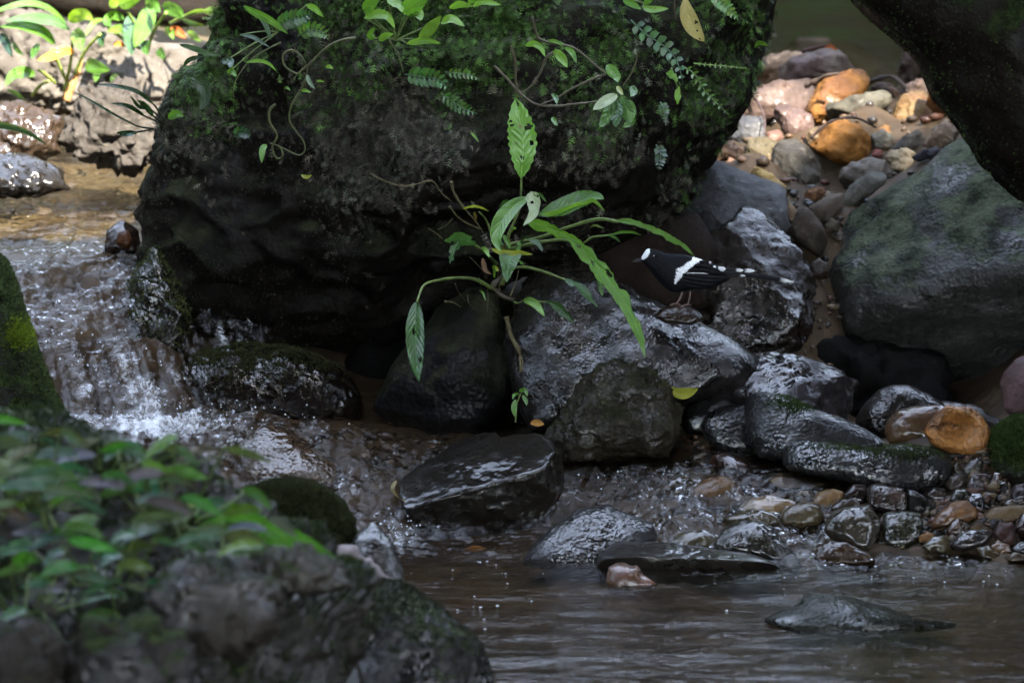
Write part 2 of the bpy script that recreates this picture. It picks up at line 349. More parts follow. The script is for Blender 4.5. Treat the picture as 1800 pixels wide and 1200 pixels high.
# ------------------------------------------------------------------ rocks: outline, distance, depth
def outline_r(pts, cx, cy, n=240, smooth=2):
    """distance from (cx,cy) to the outline for n directions"""
    a = np.linspace(-math.pi, math.pi, n, endpoint=False); dx, dy = np.cos(a), np.sin(a); r = np.zeros(n)
    q = np.asarray(pts, float)-[cx, cy]
    for i in range(len(q)):
        x1, y1 = q[i]; x2, y2 = q[(i+1) % len(q)]; ex, ey = x2-x1, y2-y1
        den = dx*ey-dy*ex; den = np.where(abs(den) < 1e-9, 1e-9, den)
        t = (x1*ey-y1*ex)/den; s = (x1*dy-y1*dx)/den
        ok = (s >= -1e-6) & (s <= 1+1e-6) & (t > 0); r = np.where(ok & (t > r), t, r)
    r[r <= 0] = np.median(r[r > 0])
    for _ in range(smooth): r = 0.25*np.roll(r, 1)+0.5*r+0.25*np.roll(r, -1)
    return r
def poly_centroid(q):
    x, y = np.asarray(q).T; x1, y1 = np.roll(x, -1), np.roll(y, -1); c = x*y1-x1*y; A = c.sum()/2
    return ((x+x1)*c).sum()/(6*A), ((y+y1)*c).sum()/(6*A), abs(A)
ROCKS = []
def R(fr, pts, Y, color, kind, label, name='stone', cat='stone', th=0.8, e=0.75, lean=0.35, amp=0.035, fac=0, cuts=(), sub=4, base=True, smooth=3, fine=0.0015, seed=None, group=None, cen=None, freq=1.0, cw=0.02, crag=0.0):
    q = uz(fr, pts); cx, cy, A = poly_centroid(q)
    if cen: cx, cy = cen
    WETK = {'wet': .2, 'bumpy': .14, 'damp': .17, 'shiny': .15, 'wetochre': .42, 'mossy': .2, 'mossier': .2, 'boulder': .13, 'bank': .2, 'algae': .3, 'dry': .45, 'ochre': .4, 'mauve': .45, 'matte': .38}
    color = tuple(c*WETK.get(kind, 1) for c in color)
    if kind in ('wet', 'damp') and A*mpp(Y)**2 > 0.02: color = tuple(c*.65 for c in color)
    ROCKS.append(dict(q=q, cx=cx, cy=cy, A=A, Y=Y, color=color, kind=kind, label=label, name=name, cat=cat, th=th, e=e, lean=lean, amp=amp, fac=fac,
                      cuts=cuts, sub=sub, base=base, smooth=smooth, fine=fine, seed=zlib.crc32(label.encode())%9973 if seed is None else seed, group=group, freq=freq, cw=cw, crag=crag))
ROCK_OBJ = {}
def build_rock(k):
    m = mpp(k['Y']); c0 = P(k['cx'], k['cy'], k['Y'])
    q = [(x, -y) for x, y in k['q']]; rr = outline_r(q, k['cx'], -k['cy'], smooth=k['smooth'])
    d, f = ico(k['sub']); rho = np.sqrt(d[:, 0]**2+d[:, 1]**2); th = np.arctan2(d[:, 1], d[:, 0])
    n = len(rr); x = (th+math.pi)/(2*math.pi)*n; i = np.floor(x).astype(int); w = x-i; r = rr[i % n]*(1-w)+rr[(i+1) % n]*w
    e = k['e']; cp = rho**e; sp = np.sign(d[:, 2])*abs(d[:, 2])**e
    size = math.sqrt(k['A'])*m; T = 0.55*size*k['th']
    u = r*cp*m; px = u*np.cos(th); pu = u*np.sin(th); pf = T*sp + k['lean']*pu
    p = np.stack([px, pu, pf], 1)                                           # camera-aligned local axes (right, up, forward)
    rg = np.random.default_rng(1000+k['seed'])
    B = np.stack([RT, UP, FW])
    for cut in k['cuts']:
        nn = np.array(cut[:3], float); nn /= np.linalg.norm(nn); s = p@nn-cut[3]*size
        wd = k['cw']*size; p = p-nn*(0.95*wd*np.logaddexp(0, s/wd))[:, None]
    for _ in range(k['fac']):
        nn = rg.normal(size=3); nn[2] = -abs(nn[2])-0.3; nn /= np.linalg.norm(nn); dist = np.sort(p@nn)[-1]*rg.uniform(0.72, 0.9)
        s = p@nn-dist; p = p-nn*(np.maximum(s, 0)*0.9)[:, None]
    dirn = p/(np.linalg.norm(p, axis=1)[:, None]+1e-9); off = rg.uniform(-50, 50, 3)
    ns = fbm(p/size*2.2*k['freq']+off, k['seed'], 4, 0.5)
    p = p+dirn*(ns*k['amp']*size)[:, None]
    if k['crag']:
        cq = p*np.array([5.0, 9.0, 7.0])+off; p = p+dirn*((0.22-np.abs(fbm(cq, k['seed']+4, 3, 0.55)))*k['crag'])[:, None]
    if k['fine']: p = p+dirn*(fbm(p*70+off, k['seed']+9, 2)*k['fine'])[:, None]
    v = c0+p@B
    me = mesh_np(k['name'], v, f[:, ::-1]); base = np.array([c0[0], c0[1]+0.0, v[:, 2].min()])
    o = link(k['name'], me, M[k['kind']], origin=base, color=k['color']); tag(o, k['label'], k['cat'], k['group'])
    ROCK_OBJ[k['label']] = o; return o

# ---- the great mossy boulder and the masses around it
R(F0, [(395,-70),(400,20),(380,90),(310,180),(280,280),(262,370),(250,460),(260,520),(280,575),(340,605),(450,625),(560,640),(640,640),(720,600),(800,540),(880,500),(1000,460),(1100,415),(1180,385),(1220,340),(1245,290),(1265,240),(1300,190),(1315,130),(1332,60),(1345,-70)],
  1.0, (0.055,0.044,0.036), 'boulder', 'huge dark boulder overgrown with moss beside the small waterfall', 'mossy_boulder', 'boulder', th=0.95, e=0.62, lean=-0.12, amp=0.035, sub=7, base=False, fine=0.003, smooth=4, cen=(780,270),
  cuts=[(0.0,-0.75,-0.62,0.36),(-0.5,-0.1,-0.85,0.47)], freq=1.4, crag=0.05)
R(F0, [(1470,-60),(1530,28),(1590,70),(1630,110),(1642,165),(1682,215),(1705,250),(1722,280),(1760,315),(1800,345),(1900,400),(1970,520),(2000,860),(2280,880),(2360,500),(2330,100),(2200,-160),(1600,-170)],
  0.45, (0.04,0.028,0.02), 'mossier', 'black mossy overhanging rock filling the top right corner', 'overhanging_rock', 'rock', th=0.6, e=0.6, lean=0.0, sub=6, base=False, amp=0.03, fine=0.004, cen=(2020,180), smooth=2)
R(F0, [(1458,470),(1470,428),(1481,389),(1495,364),(1530,340),(1579,312),(1618,291),(1663,256),(1695,231),(1720,250),(1750,300),(1830,340),(1960,400),(1990,600),(1900,780),(1700,800),(1560,740),(1485,610)],
  1.05, (0.082,0.082,0.075), 'algae', 'big smooth grey green boulder on the right below the black overhang', 'grey_boulder', 'boulder', th=0.85, e=0.66, lean=0.35, sub=6, base=False, amp=0.035, freq=1.3, cuts=[(-0.35,0.62,-0.72,0.27),(0.0,-0.72,-0.7,0.26)], cen=(1690,490), cw=0.07, crag=0.012)
R(F0, [(-60,425),(5,445),(30,500),(45,560),(75,640),(110,720),(130,760),(100,860),(-60,860)], 0.25, (0.045,0.04,0.034), 'mossier', 'dark mossy rock at the left edge beside the waterfall', 'mossy_rock', 'rock', th=0.9, sub=5, lean=0.1)
R(F0, [(275,650),(330,625),(420,605),(520,612),(600,640),(635,690),(640,740),(600,765),(500,765),(400,750),(300,735),(270,700)], 0.72, (0.03,0.019,0.013), 'shiny', 'dark brown wet rock under the great boulder right of the waterfall', 'wet_rock', 'rock', th=0.7, sub=6, lean=0.3, fine=0.003)
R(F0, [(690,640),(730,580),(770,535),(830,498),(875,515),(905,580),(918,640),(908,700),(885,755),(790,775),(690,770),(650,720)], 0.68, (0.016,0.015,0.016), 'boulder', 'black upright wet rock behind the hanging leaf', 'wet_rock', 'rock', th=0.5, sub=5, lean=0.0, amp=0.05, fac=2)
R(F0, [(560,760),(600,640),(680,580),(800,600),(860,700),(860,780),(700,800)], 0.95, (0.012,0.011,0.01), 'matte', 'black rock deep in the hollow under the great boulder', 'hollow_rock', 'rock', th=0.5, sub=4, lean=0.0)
R(F0, [(893,600),(900,510),(933,468),(985,455),(1045,465),(1095,493),(1125,520),(1200,550),(1260,578),(1310,605),(1348,634),(1330,680),(1240,715),(1150,730),(1050,750),(940,760),(905,690)],
  0.62, (0.105,0.095,0.088), 'damp', 'large sloping grey wet rock just below the bird', 'grey_rock', 'rock', th=0.75, e=0.7, lean=0.45, sub=6, amp=0.04, fine=0.002, freq=1.4, crag=0.014)
R(F0, [(962,770),(985,735),(1000,700),(1020,665),(1055,642),(1100,635),(1145,648),(1178,680),(1194,720),(1194,765),(1165,800),(1100,812),(1000,808)], 0.46, (0.10,0.08,0.05), 'mossy', 'rounded olive mossy rock below the drooping leaf tip', 'mossy_rock', 'rock', th=0.9, e=0.65, lean=0.3, sub=6, fine=0.004, amp=0.06, freq=1.8)
R(ZD, [(265,180),(290,110),(330,75),(400,58),(550,52),(640,80),(700,108),(880,190),(872,300),(860,370),(760,380),(560,380),(380,330),(290,250)], 0.56, (0.10,0.085,0.088), 'shiny', 'shiny wet rock with a purple right end behind the grey ovals', 'shiny_rock', 'rock', th=0.7, e=0.65, lean=0.9, sub=6, amp=0.05, fine=0.003, cuts=[(0.75,0.1,-0.6,0.5)], freq=1.5)
R(ZD, [(30,380),(60,310),(100,265),(180,200),(240,140),(280,108),(305,170),(370,250),(380,330),(300,400),(150,450),(60,440)], 0.54, (0.02,0.018,0.018), 'wet', 'black wet pointed rock left of the shiny purple ended rock', 'wet_rock', 'rock', th=0.5, sub=5, lean=0.2)
R(ZD, [(345,330),(358,270),(390,243),(440,237),(560,262),(640,308),(760,345),(870,390),(960,440),(1015,482),(990,530),(860,560),(700,560),(500,560),(400,540),(355,440)], 0.43, (0.085,0.083,0.08), 'bumpy', 'long smooth dark grey rock with a moss tuft on its top', 'grey_rock', 'rock', th=0.75, lean=0.45, sub=6, amp=0.015, fine=0.0008)
R(ZD, [(128,395),(150,355),(200,320),(270,296),(355,283),(400,330),(420,470),(380,530),(250,525),(165,470)], 0.5, (0.075,0.075,0.072), 'bumpy', 'dark grey oval rock tucked left of the long smooth grey rock', 'grey_rock', 'rock', th=0.7, lean=0.4, sub=5, amp=0.015, fine=0.0008)
R(ZD, [(515,530),(522,490),(560,465),(620,458),(700,470),(830,488),(960,508),(1010,485),(1100,480),(1220,498),(1295,540),(1325,580),(1300,650),(1210,700),(1050,712),(900,680),(790,650),(640,625),(530,600)], 0.34, (0.10,0.098,0.095), 'bumpy', 'long low pimpled grey rock with a mossy crest', 'pimpled_rock', 'rock', th=0.8, lean=0.45, sub=6, amp=0.012, fine=0.002, cen=(1530,818))
R(ZD, [(862,380),(900,310),(970,230),(1040,197),(1120,210),(1210,250),(1275,285),(1300,350),(1200,450),(1020,490),(920,440)], 0.66, (0.11,0.09,0.075), 'damp', 'grey brown rounded rock standing behind the orange brown oval', 'grey_rock', 'rock', th=0.7, lean=0.35, sub=5, amp=0.02)
R(ZD, [(1240,300),(1280,283),(1340,283),(1440,308),(1540,365),(1570,420),(1500,500),(1380,500),(1270,430)], 0.66, (0.12,0.085,0.06), 'damp', 'flat brown rock behind the broken orange rock', 'brown_rock', 'rock', th=0.7, lean=0.45, sub=5)
R(ZD, [(1002,430),(1008,375),(1060,325),(1150,298),(1260,293),(1310,320),(1300,420),(1250,490),(1100,490),(1020,482)], 0.5, (0.17,0.095,0.04), 'wetochre', 'orange brown smooth oval rock left of the broken one', 'oval_rock', 'rock', th=0.75, lean=0.35, sub=5, amp=0.015)
R(ZD, [(1440,580),(1480,450),(1540,392),(1600,350),(1680,328),(1780,380),(1830,520),(1790,680),(1600,690),(1480,640)], 0.42, (0.05,0.045,0.04), 'mossier', 'green mossy rock at the right edge above the gravel', 'mossy_rock', 'rock', th=0.8, lean=0.3, sub=5)
R(ZD, [(1543,200),(1570,140),(1620,92),(1680,60),(1760,100),(1800,220),(1760,360),(1600,360),(1552,320)], 0.6, (0.17,0.10,0.10), 'mauve', 'purple pink rock cut off by the right edge', 'purple_rock', 'rock', th=0.8, sub=5)

# ---- slabs and rocks in the stream
R(F0, [(395,835),(410,790),(440,762),(475,748),(505,756),(560,790),(620,832),(640,870),(560,890),(430,885)], 0.4, (0.26,0.16,0.085), 'bumpy', 'brown rock awash with an orange streak left of the black block', 'awash_rock', 'rock', th=1.1, lean=0.5, sub=5, fine=0.003, amp=.05, base=False)
R(ZB, [(965,385),(1060,320),(1170,250),(1240,170),(1300,150),(1380,143),(1440,155),(1480,178),(1560,150),(1650,160),(1705,215),(1742,260),(1772,340),(1765,430),(1742,570),(1690,650),(1600,700),(1450,710),(1200,700),(1080,660),(1000,590),(968,480)],
  0.24, (0.075,0.062,0.045), 'wet', 'black square block of rock standing in the middle of the stream', 'block_rock', 'rock', th=1.0, e=0.6, lean=0.25, sub=6, amp=0.03, fine=0.0025, smooth=2, cuts=[(0.12,-0.45,-0.9,0.17),(-0.25,0.85,-0.5,0.12),(0.85,0.1,-0.5,0.52)], freq=1.5)
R(ZC, [(150,1060),(185,1010),(230,950),(330,880),(400,830),(520,808),(620,855),(720,890),(740,960),(640,1010),(500,1080),(300,1085)], 0.06, (0.11,0.105,0.10), 'bumpy', 'grey pimpled wet rock sloping into the pool right of the block', 'pimpled_rock', 'rock', th=0.8, lean=0.7, sub=6, amp=0.02, fine=0.002)
R(ZE, [(292,200),(305,145),(340,118),(385,104),(500,104),(600,115),(700,130),(850,144),(940,188),(960,228),(920,245),(750,255),(600,262),(450,268),(330,262)], -0.04, (0.085,0.075,0.06), 'wet', 'long flat dark slab lying at the edge of the pool', 'flat_slab', 'rock', th=0.85, e=0.6, lean=0.8, sub=6, amp=0.02, fine=0.002, cuts=[(0.05,0.93,-0.36,0.16),(0,-0.55,-0.8,0.14)], freq=1.8)
R(ZE, [(328,245),(338,195),(365,182),(400,180),(440,190),(462,220),(520,252),(500,275),(350,275)], -0.17, (0.22,0.095,0.05), 'wetochre', 'small red brown stone in the pool in front of the flat slab', th=0.9, sub=4)
R(ZE, [(870,382),(940,342),(1010,325),(1022,296),(1060,287),(1120,290),(1200,305),(1300,330),(1380,362),(1470,388),(1600,378),(1620,390),(1500,415),(1250,432),(1000,425)], -0.46, (0.12,0.125,0.09), 'bumpy', 'green grey rock barely breaking the pool surface', 'awash_rock', 'rock', th=0.8, e=0.8, lean=1.2, sub=5, smooth=2)
R(ZD, [(183,570),(205,535),(240,523),(290,530),(340,560),(380,620),(460,660),(535,700),(460,740),(360,745),(290,700),(230,640)], 0.36, (0.12,0.05,0.028), 'wet', 'dark red brown lump with a tail in the middle of the rapid', th=0.7, sub=5, fac=2)
R(ZD, [(62,740),(90,690),(150,648),(230,630),(290,650),(330,700),(350,750),(280,780),(160,775)], 0.27, (0.15,0.085,0.04), 'wetochre', 'brown stone with thin threads of water falling left of it', th=0.75, sub=5)
R(ZD, [(305,785),(350,740),(450,723),(570,742),(610,775),(560,815),(440,820),(340,812)], 0.22, (0.22,0.14,0.06), 'wetochre', 'flat ochre stone awash behind the round tan one', th=0.8, lean=0.6, sub=4)
R(ZD, [(505,830),(520,795),(565,765),(640,745),(700,775),(718,820),(695,860),(600,872),(525,862)], 0.17, (0.25,0.19,0.10), 'wet', 'round tan stone in the middle of the rapid', th=0.8, sub=5, amp=0.02)
R(ZD, [(648,750),(685,705),(760,688),(810,705),(800,755),(740,795),(675,785)], 0.24, (0.22,0.13,0.05), 'wetochre', 'ochre pebble behind the round tan stone', th=0.8)
R(ZD, [(798,715),(850,668),(912,662),(935,700),(920,755),(880,772),(825,745)], 0.27, (0.09,0.06,0.045), 'shiny', 'shiny dark brown stone left of the red brown block', th=0.8)
R(ZD, [(918,690),(940,668),(1000,668),(1085,685),(1108,720),(1106,800),(1000,810),(922,775)], 0.24, (0.16,0.085,0.05), 'damp', 'red brown square stone beside the thin black slate', th=0.8, e=0.6, amp=0.02)
R(ZD, [(1106,690),(1150,698),(1205,740),(1245,795),(1200,825),(1108,815)], 0.235, (0.03,0.027,0.022), 'wet', 'thin black slate leaning against the red brown square stone', 'slate', 'stone', th=0.35, e=0.6, amp=0.01)
R(ZD, [(1178,715),(1230,680),(1290,690),(1305,740),(1275,785),(1215,765)], 0.28, (0.14,0.10,0.08), 'wet', 'grey brown stone right of the black slate', th=0.8, fac=2)
R(ZD, [(715,880),(755,795),(830,775),(930,763),(975,825),(990,920),(965,990),(860,980),(760,930)], 0.1, (0.15,0.125,0.085), 'wet', 'tall grey tan wet stone with water running down its left', th=0.8, sub=5, e=0.65, fac=2)
R(ZD, [(983,870),(1000,808),(1080,793),(1170,803),(1184,850),(1165,950),(1080,970),(1000,960)], 0.1, (0.10,0.10,0.06), 'shiny', 'squarish green brown stone coated with sliding water', th=0.8, e=0.6, sub=5)
R(ZD, [(660,1010),(678,955),(740,932),(830,948),(940,998),(965,1035),(880,1050),(760,1055),(685,1050)], 0.02, (0.13,0.07,0.03), 'wet', 'dark brown stone at the foot of the rapid touching the pool', th=0.75, lean=0.5, sub=5)
R(ZD, [(200,945),(245,875),(330,840),(430,848),(500,900),(570,980),(620,1050),(560,1085),(450,1030),(300,1000),(210,985)], 0.05, (0.10,0.09,0.06), 'shiny', 'olive grey stone behind the flat slab with water sheeting over', th=0.75, lean=0.5, sub=5)
R(ZD, [(-30,945),(50,892),(160,878),(222,915),(215,975),(60,985)], 0.1, (0.17,0.14,0.06), 'wet', 'olive yellow stone under water left of the sheeting stone', th=0.7, lean=0.6)
R(ZD, [(235,830),(330,795),(430,783),(495,818),(510,860),(420,870),(290,860)], 0.16, (0.19,0.15,0.07), 'wet', 'yellow olive stone in the rapid left of the round tan stone', th=0.7, lean=0.6)
R(ZD, [(-80,690),(-30,650),(40,635),(100,650),(120,700),(60,740),(-60,735)], 0.3, (0.12,0.10,0.06), 'wet', 'olive ledge stone with water pouring over it in the rapid', th=0.7, lean=0.5)
R(ZD, [(60,560),(110,510),(160,505),(210,545),(190,590),(100,600)], 0.44, (0.10,0.10,0.085), 'wet', 'grey green stone awash below the left oval rock', th=0.7, lean=0.6)
R(ZD, [(440,650),(500,618),(620,612),(740,640),(760,675),(640,690),(500,690)], 0.34, (0.24,0.15,0.06), 'wetochre', 'pale ochre slab under the water in front of the pimpled crest rock', th=0.6, lean=1.0)
R(ZD, [(560,720),(610,685),(660,690),(690,720),(650,760),(590,755)], 0.29, (0.13,0.09,0.05), 'wet', 'olive brown pebble behind the ochre pebble of the rapid', th=0.8)
R(ZD, [(740,780),(790,740),(850,730),(890,765),(860,800),(780,815)], 0.2, (0.12,0.08,0.05), 'wet', 'brown stone behind the tall grey tan stone', th=0.7)
# right bank
BANKD = [([(1213,860),(1250,805),(1320,755),(1390,743),(1438,780),(1432,825),(1370,850),(1300,865),(1230,880)],.14,(.27,.13,.045),'wetochre','orange teardrop shaped stone lying on the gravel'),
 ([(1283,890),(1320,840),(1350,823),(1378,855),(1375,905),(1305,910)],.085,(.17,.09,.045),'wet','brown pointed stone in front of the orange teardrop'),
 ([(1497,910),(1540,843),(1600,848),(1615,900),(1604,955),(1535,960)],.07,(.16,.08,.065),'wet','purple brown square stone near the right end of the waterline'),
 ([(1496,955),(1530,930),(1590,955),(1594,990),(1540,1005),(1508,985)],.02,(.24,.15,.06),'wetochre','tan oval pebble at the waterline below the purple brown stone'),
 ([(1298,940),(1360,888),(1480,878),(1504,905),(1485,950),(1380,980),(1305,975)],.05,(.16,.13,.11),'shiny','long grey pink stone at the waterline'),
 ([(1172,960),(1220,913),(1280,903),(1304,940),(1295,990),(1200,990)],.03,(.16,.125,.06),'wet','olive tan stone at the waterline right of the water coated one'),
 ([(1383,745),(1410,708),(1445,708),(1473,750),(1464,800),(1418,795)],.2,(.025,.027,.03),'shiny','small black glossy stone behind the orange teardrop'),
 ([(1297,745),(1330,693),(1390,688),(1405,722),(1365,765),(1310,765)],.24,(.11,.105,.08),'wet','olive grey pebble above the orange teardrop'),
 ([(1378,668),(1420,618),(1480,622),(1495,668),(1445,712),(1388,702)],.3,(.17,.115,.085),'wet','light brown chunky stone in the heap under the broken orange rock'),
 ([(1280,680),(1300,630),(1350,618),(1385,652),(1355,695),(1305,702)],.3,(.15,.11,.085),'wet','brown stone touching the right end of the pimpled crest rock'),
 ([(1362,600),(1400,555),(1447,535),(1468,580),(1455,625),(1378,625)],.34,(.17,.16,.12),'damp','grey triangular stone directly under the broken orange rock'),
 ([(1312,610),(1335,560),(1352,556),(1372,610),(1345,640)],.33,(.22,.16,.09),'damp','small tan pointed stone left of the grey triangle'),
 ([(1492,660),(1510,613),(1540,618),(1555,655),(1520,685)],.3,(.19,.09,.05),'wet','small red brown pebble beside the right mossy rock'),
 ([(1445,712),(1500,670),(1560,658),(1595,682),(1572,722),(1480,730)],.26,(.10,.09,.085),'wet','long dark grey stone below the right mossy rock'),
 ([(1586,710),(1610,668),(1660,662),(1700,700),(1690,765),(1605,770)],.22,(.15,.11,.11),'shiny','purple grey stone at the right edge above the flat tan stone'),
 ([(1450,830),(1500,780),(1600,763),(1710,768),(1720,815),(1600,855),(1480,855)],.15,(.21,.14,.075),'wetochre','flat tan stone strewn with grit at the right edge'),
 ([(1600,880),(1640,808),(1700,785),(1740,850),(1710,915),(1640,925)],.1,(.10,.06,.055),'wet','dark purple stone at the right edge near the waterline'),
 ([(1478,858),(1510,828),(1555,838),(1545,880),(1500,885)],.1,(.05,.05,.05),'wet','small charcoal pebble left of the dark purple edge stone'),
 ([(1432,968),(1490,955),(1545,1000),(1535,1025),(1450,1010)],0.0,(.22,.16,.08),'wet','pale tan pebble half in the water left of the tan oval'),
 ([(1590,970),(1640,938),(1710,938),(1720,1000),(1620,1000)],.02,(.05,.048,.042),'wet','flat black stone at the right end of the waterline'),
 ([(1157,910),(1200,883),(1243,905),(1215,940),(1162,938)],.06,(.24,.12,.045),'wetochre','small orange chip right of the water coated stone'),
 ([(1560,1010),(1610,985),(1680,1000),(1690,1030),(1580,1035)],-.02,(.19,.13,.07),'wet','flat tan pebble in the shallow water at the right edge'),
 ([(1240,790),(1262,768),(1285,780),(1275,805),(1250,808)],.2,(.24,.10,.05),'wet','tiny orange pebble left of the orange teardrop'),
 ([(1395,880),(1425,858),(1455,868),(1450,893),(1410,895)],.08,(.27,.16,.06),'wet','tiny ochre pebble below the orange teardrop'),
 ([(1550,760),(1590,735),(1640,750),(1640,785),(1570,790)],.19,(.13,.085,.05),'wet','brown grit covered stone above the flat tan stone')]
for pts, Y, col, kd, lb in BANKD:
    R(ZD, pts, Y, col, kd, lb, name='pebble' if 'pebble' in lb or 'tiny' in lb else 'stone', th=0.85, lean=0.4, sub=4, fac=2, amp=0.03)

# ---- heap of stones at the upper right
HEAP = [([(325,270),(355,195),(430,130),(560,95),(638,86),(660,130),(620,200),(560,250),(440,275)],2.25,(.50,.34,.22),'dry','pale peach sunlit rock at the back of the stone heap',.8,5),
 ([(535,170),(610,115),(700,85),(790,66),(865,100),(922,150),(940,190),(860,215),(700,245),(620,255),(555,235)],2.15,(.23,.175,.14),'mauve','large pink mauve rock at the back of the stone heap',.8,5),
 ([(300,430),(340,295),(430,268),(520,250),(600,225),(700,222),(725,290),(680,380),(560,420),(440,450)],1.95,(.17,.12,.10),'mauve','flat brown mauve rock at the left of the stone heap',.8,5),
 ([(660,370),(715,275),(800,210),(920,176),(975,178),(990,240),(965,310),(880,370),(820,440),(745,475),(695,440)],1.9,(.40,.18,.05),'ochre','big tilted orange rock in the middle of the heap',.8,5),
 ([(772,385),(788,345),(860,333),(960,300),(1050,286),(1102,310),(1118,370),(1085,425),(1000,455),(900,440),(800,425)],1.78,(.13,.12,.09),'dry','long olive grey cobble lying across the heap',.8,4),
 ([(1088,450),(1125,375),(1175,303),(1250,290),(1312,330),(1368,400),(1355,450),(1250,490),(1190,510),(1115,500)],1.75,(.33,.21,.09),'ochre','ochre grey rounded stone at the right of the heap',.8,5),
 ([(695,550),(735,485),(800,440),(880,426),(950,458),(1003,520),(1020,580),(995,640),(920,665),(850,660),(770,615),(710,580)],1.6,(.42,.19,.05),'ochre','orange round rock in the centre of the heap with twig across it',.85,5),
 ([(678,510),(705,465),(745,478),(735,540),(690,550)],1.62,(.18,.13,.08),'dry','small brown stone against the left of the orange round rock',.8,4),
 ([(515,400),(530,358),(572,343),(640,363),(702,410),(720,460),(695,530),(620,540),(570,500),(535,445)],1.72,(.15,.10,.085),'mauve','dark brown oval stone left of the tilted orange rock',.8,4),
 ([(275,500),(315,425),(380,406),(450,418),(480,460),(465,530),(380,570),(305,550)],1.7,(.15,.15,.155),'dry','blue grey stone half in shade at the left of the heap',.8,4),
 ([(170,600),(215,540),(270,513),(325,558),(365,582),(358,630),(280,648),(210,630)],1.55,(.33,.22,.15),'dry','pinkish tan stone against the side of the great boulder',.8,4),
 ([(356,585),(380,533),(450,513),(532,528),(555,560),(505,630),(430,642),(375,620)],1.6,(.14,.115,.07),'dry','dark olive oval stone below the blue grey stone',.8,4),
 ([(510,670),(522,570),(560,533),(640,538),(695,580),(745,650),(752,730),(690,785),(600,790),(535,735)],1.45,(.15,.135,.11),'dry','big rounded grey stone with a dark wet base in the heap',.85,5),
 ([(835,750),(858,670),(920,638),(1000,626),(1085,638),(1100,700),(1010,760),(930,800),(865,815)],1.42,(.17,.145,.12),'dry','grey stone with a dark crack above the green boulder',.8,4),
 ([(1078,615),(1108,580),(1180,578),(1245,608),(1260,660),(1185,700),(1105,680)],1.5,(.42,.33,.21),'dry','cream coloured flat stone beneath a dark chip',.8,4),
 ([(1190,628),(1240,598),(1330,563),(1358,573),(1325,610),(1240,645)],1.42,(.05,.05,.06),'dry','dark blue chip lying on the cream stone',.5,4),
 ([(385,692),(430,670),(500,698),(562,748),(605,818),(570,840),(480,790),(410,740)],1.3,(.46,.33,.13),'dry','yellow stone edge showing behind the blue grey slab',.7,4),
 ([(355,655),(398,598),(455,638),(458,685),(390,700)],1.5,(.26,.20,.16),'dry','small grey tan stone below the dark olive oval',.8,4),
 ([(452,650),(488,596),(522,618),(515,670),(470,695)],1.47,(.30,.22,.13),'dry','small tan split stone left of the big rounded grey one',.8,4),
 ([(272,650),(298,620),(350,643),(330,685),(285,685)],1.5,(.36,.20,.13),'dry','small salmon stone left of the small grey tan one',.8,4),
 ([(998,510),(1055,478),(1108,498),(1115,570),(1060,595),(1005,575)],1.6,(.17,.16,.13),'dry','small square grey stone right of the orange round rock',.8,4),
 ([(1036,480),(1070,448),(1108,468),(1105,510),(1050,510)],1.64,(.40,.20,.07),'ochre','tiny orange stone perched behind the small square grey one',.8,3),
 ([(1105,580),(1175,512),(1240,478),(1280,530),(1235,605),(1150,605)],1.55,(.14,.13,.115),'matte','rough grey stone between the square one and the brown one',.7,4),
 ([(1275,560),(1318,480),(1380,425),(1450,478),(1420,560),(1300,610)],1.5,(.22,.165,.12),'dry','grey brown stone just behind the top of the green boulder',.8,4),
 ([(1136,190),(1160,85),(1190,52),(1232,80),(1278,150),(1290,220),(1235,265),(1155,255)],2.2,(.10,.065,.05),'matte','dark brown upright stone beside the black overhang',.8,4),
 ([(995,280),(1040,238),(1100,243),(1145,290),(1130,345),(1055,320)],1.95,(.11,.07,.05),'dry','dark brown rounded stone behind the long grey cobble',.8,4),
 ([(1160,262),(1225,240),(1290,200),(1305,300),(1200,320)],1.9,(.28,.20,.16),'dry','tan triangular stone below the dark upright stone',.7,4),
 ([(1285,340),(1310,180),(1370,170),(1430,275),(1445,345),(1410,430),(1350,420)],1.65,(.22,.09,.03),'ochre','rust orange stone half hidden behind the black overhang',.8,4),
 ([(440,540),(480,490),(540,475),(570,520),(520,560)],1.68,(.30,.17,.14),'dry','small pinkish stone under the dark brown oval',.8,3),
 ([(655,825),(705,768),(765,778),(765,840),(700,862)],1.35,(.20,.10,.045),'dry','dull orange stone in the shade under the big rounded grey one',.8,4),
 ([(1000,620),(1020,580),(1060,575),(1065,620),(1030,640)],1.56,(.22,.08,.06),'dry','tiny dark red stone right of the orange round rock',.8,3)]
for pts, Y, col, kd, lb, th, sb in HEAP:
    R(Z4, pts, Y, col, kd, lb, th=th, lean=0.35, sub=max(sb, 5) if sb > 3 else sb, fac=5, amp=0.05, fine=0.003, freq=1.4, smooth=2)
R(Z4, [(45,920),(95,800),(150,712),(178,605),(280,645),(390,698),(540,752),(582,782),(575,930),(620,1000),(500,1080),(300,1080),(135,1040)], 1.15, (.17,.175,.185), 'dry', 'blue grey slab with a stepped break behind the bird', 'stepped_slab', 'rock', th=0.8, e=0.6, lean=0.9, sub=6, amp=0.015, fac=3, seed=31)
R(F0, [(1195,520),(1215,440),(1260,398),(1320,360),(1348,370),(1392,430),(1432,500),(1460,555),(1460,620),(1380,660),(1280,650),(1200,600)], 0.95, (.16,.125,.105), 'damp', 'angular brown grey rock right behind the bird', 'angular_rock', 'rock', th=0.7, e=0.65, lean=0.3, sub=6, amp=0.03, fac=4, fine=0.003, crag=0.02)
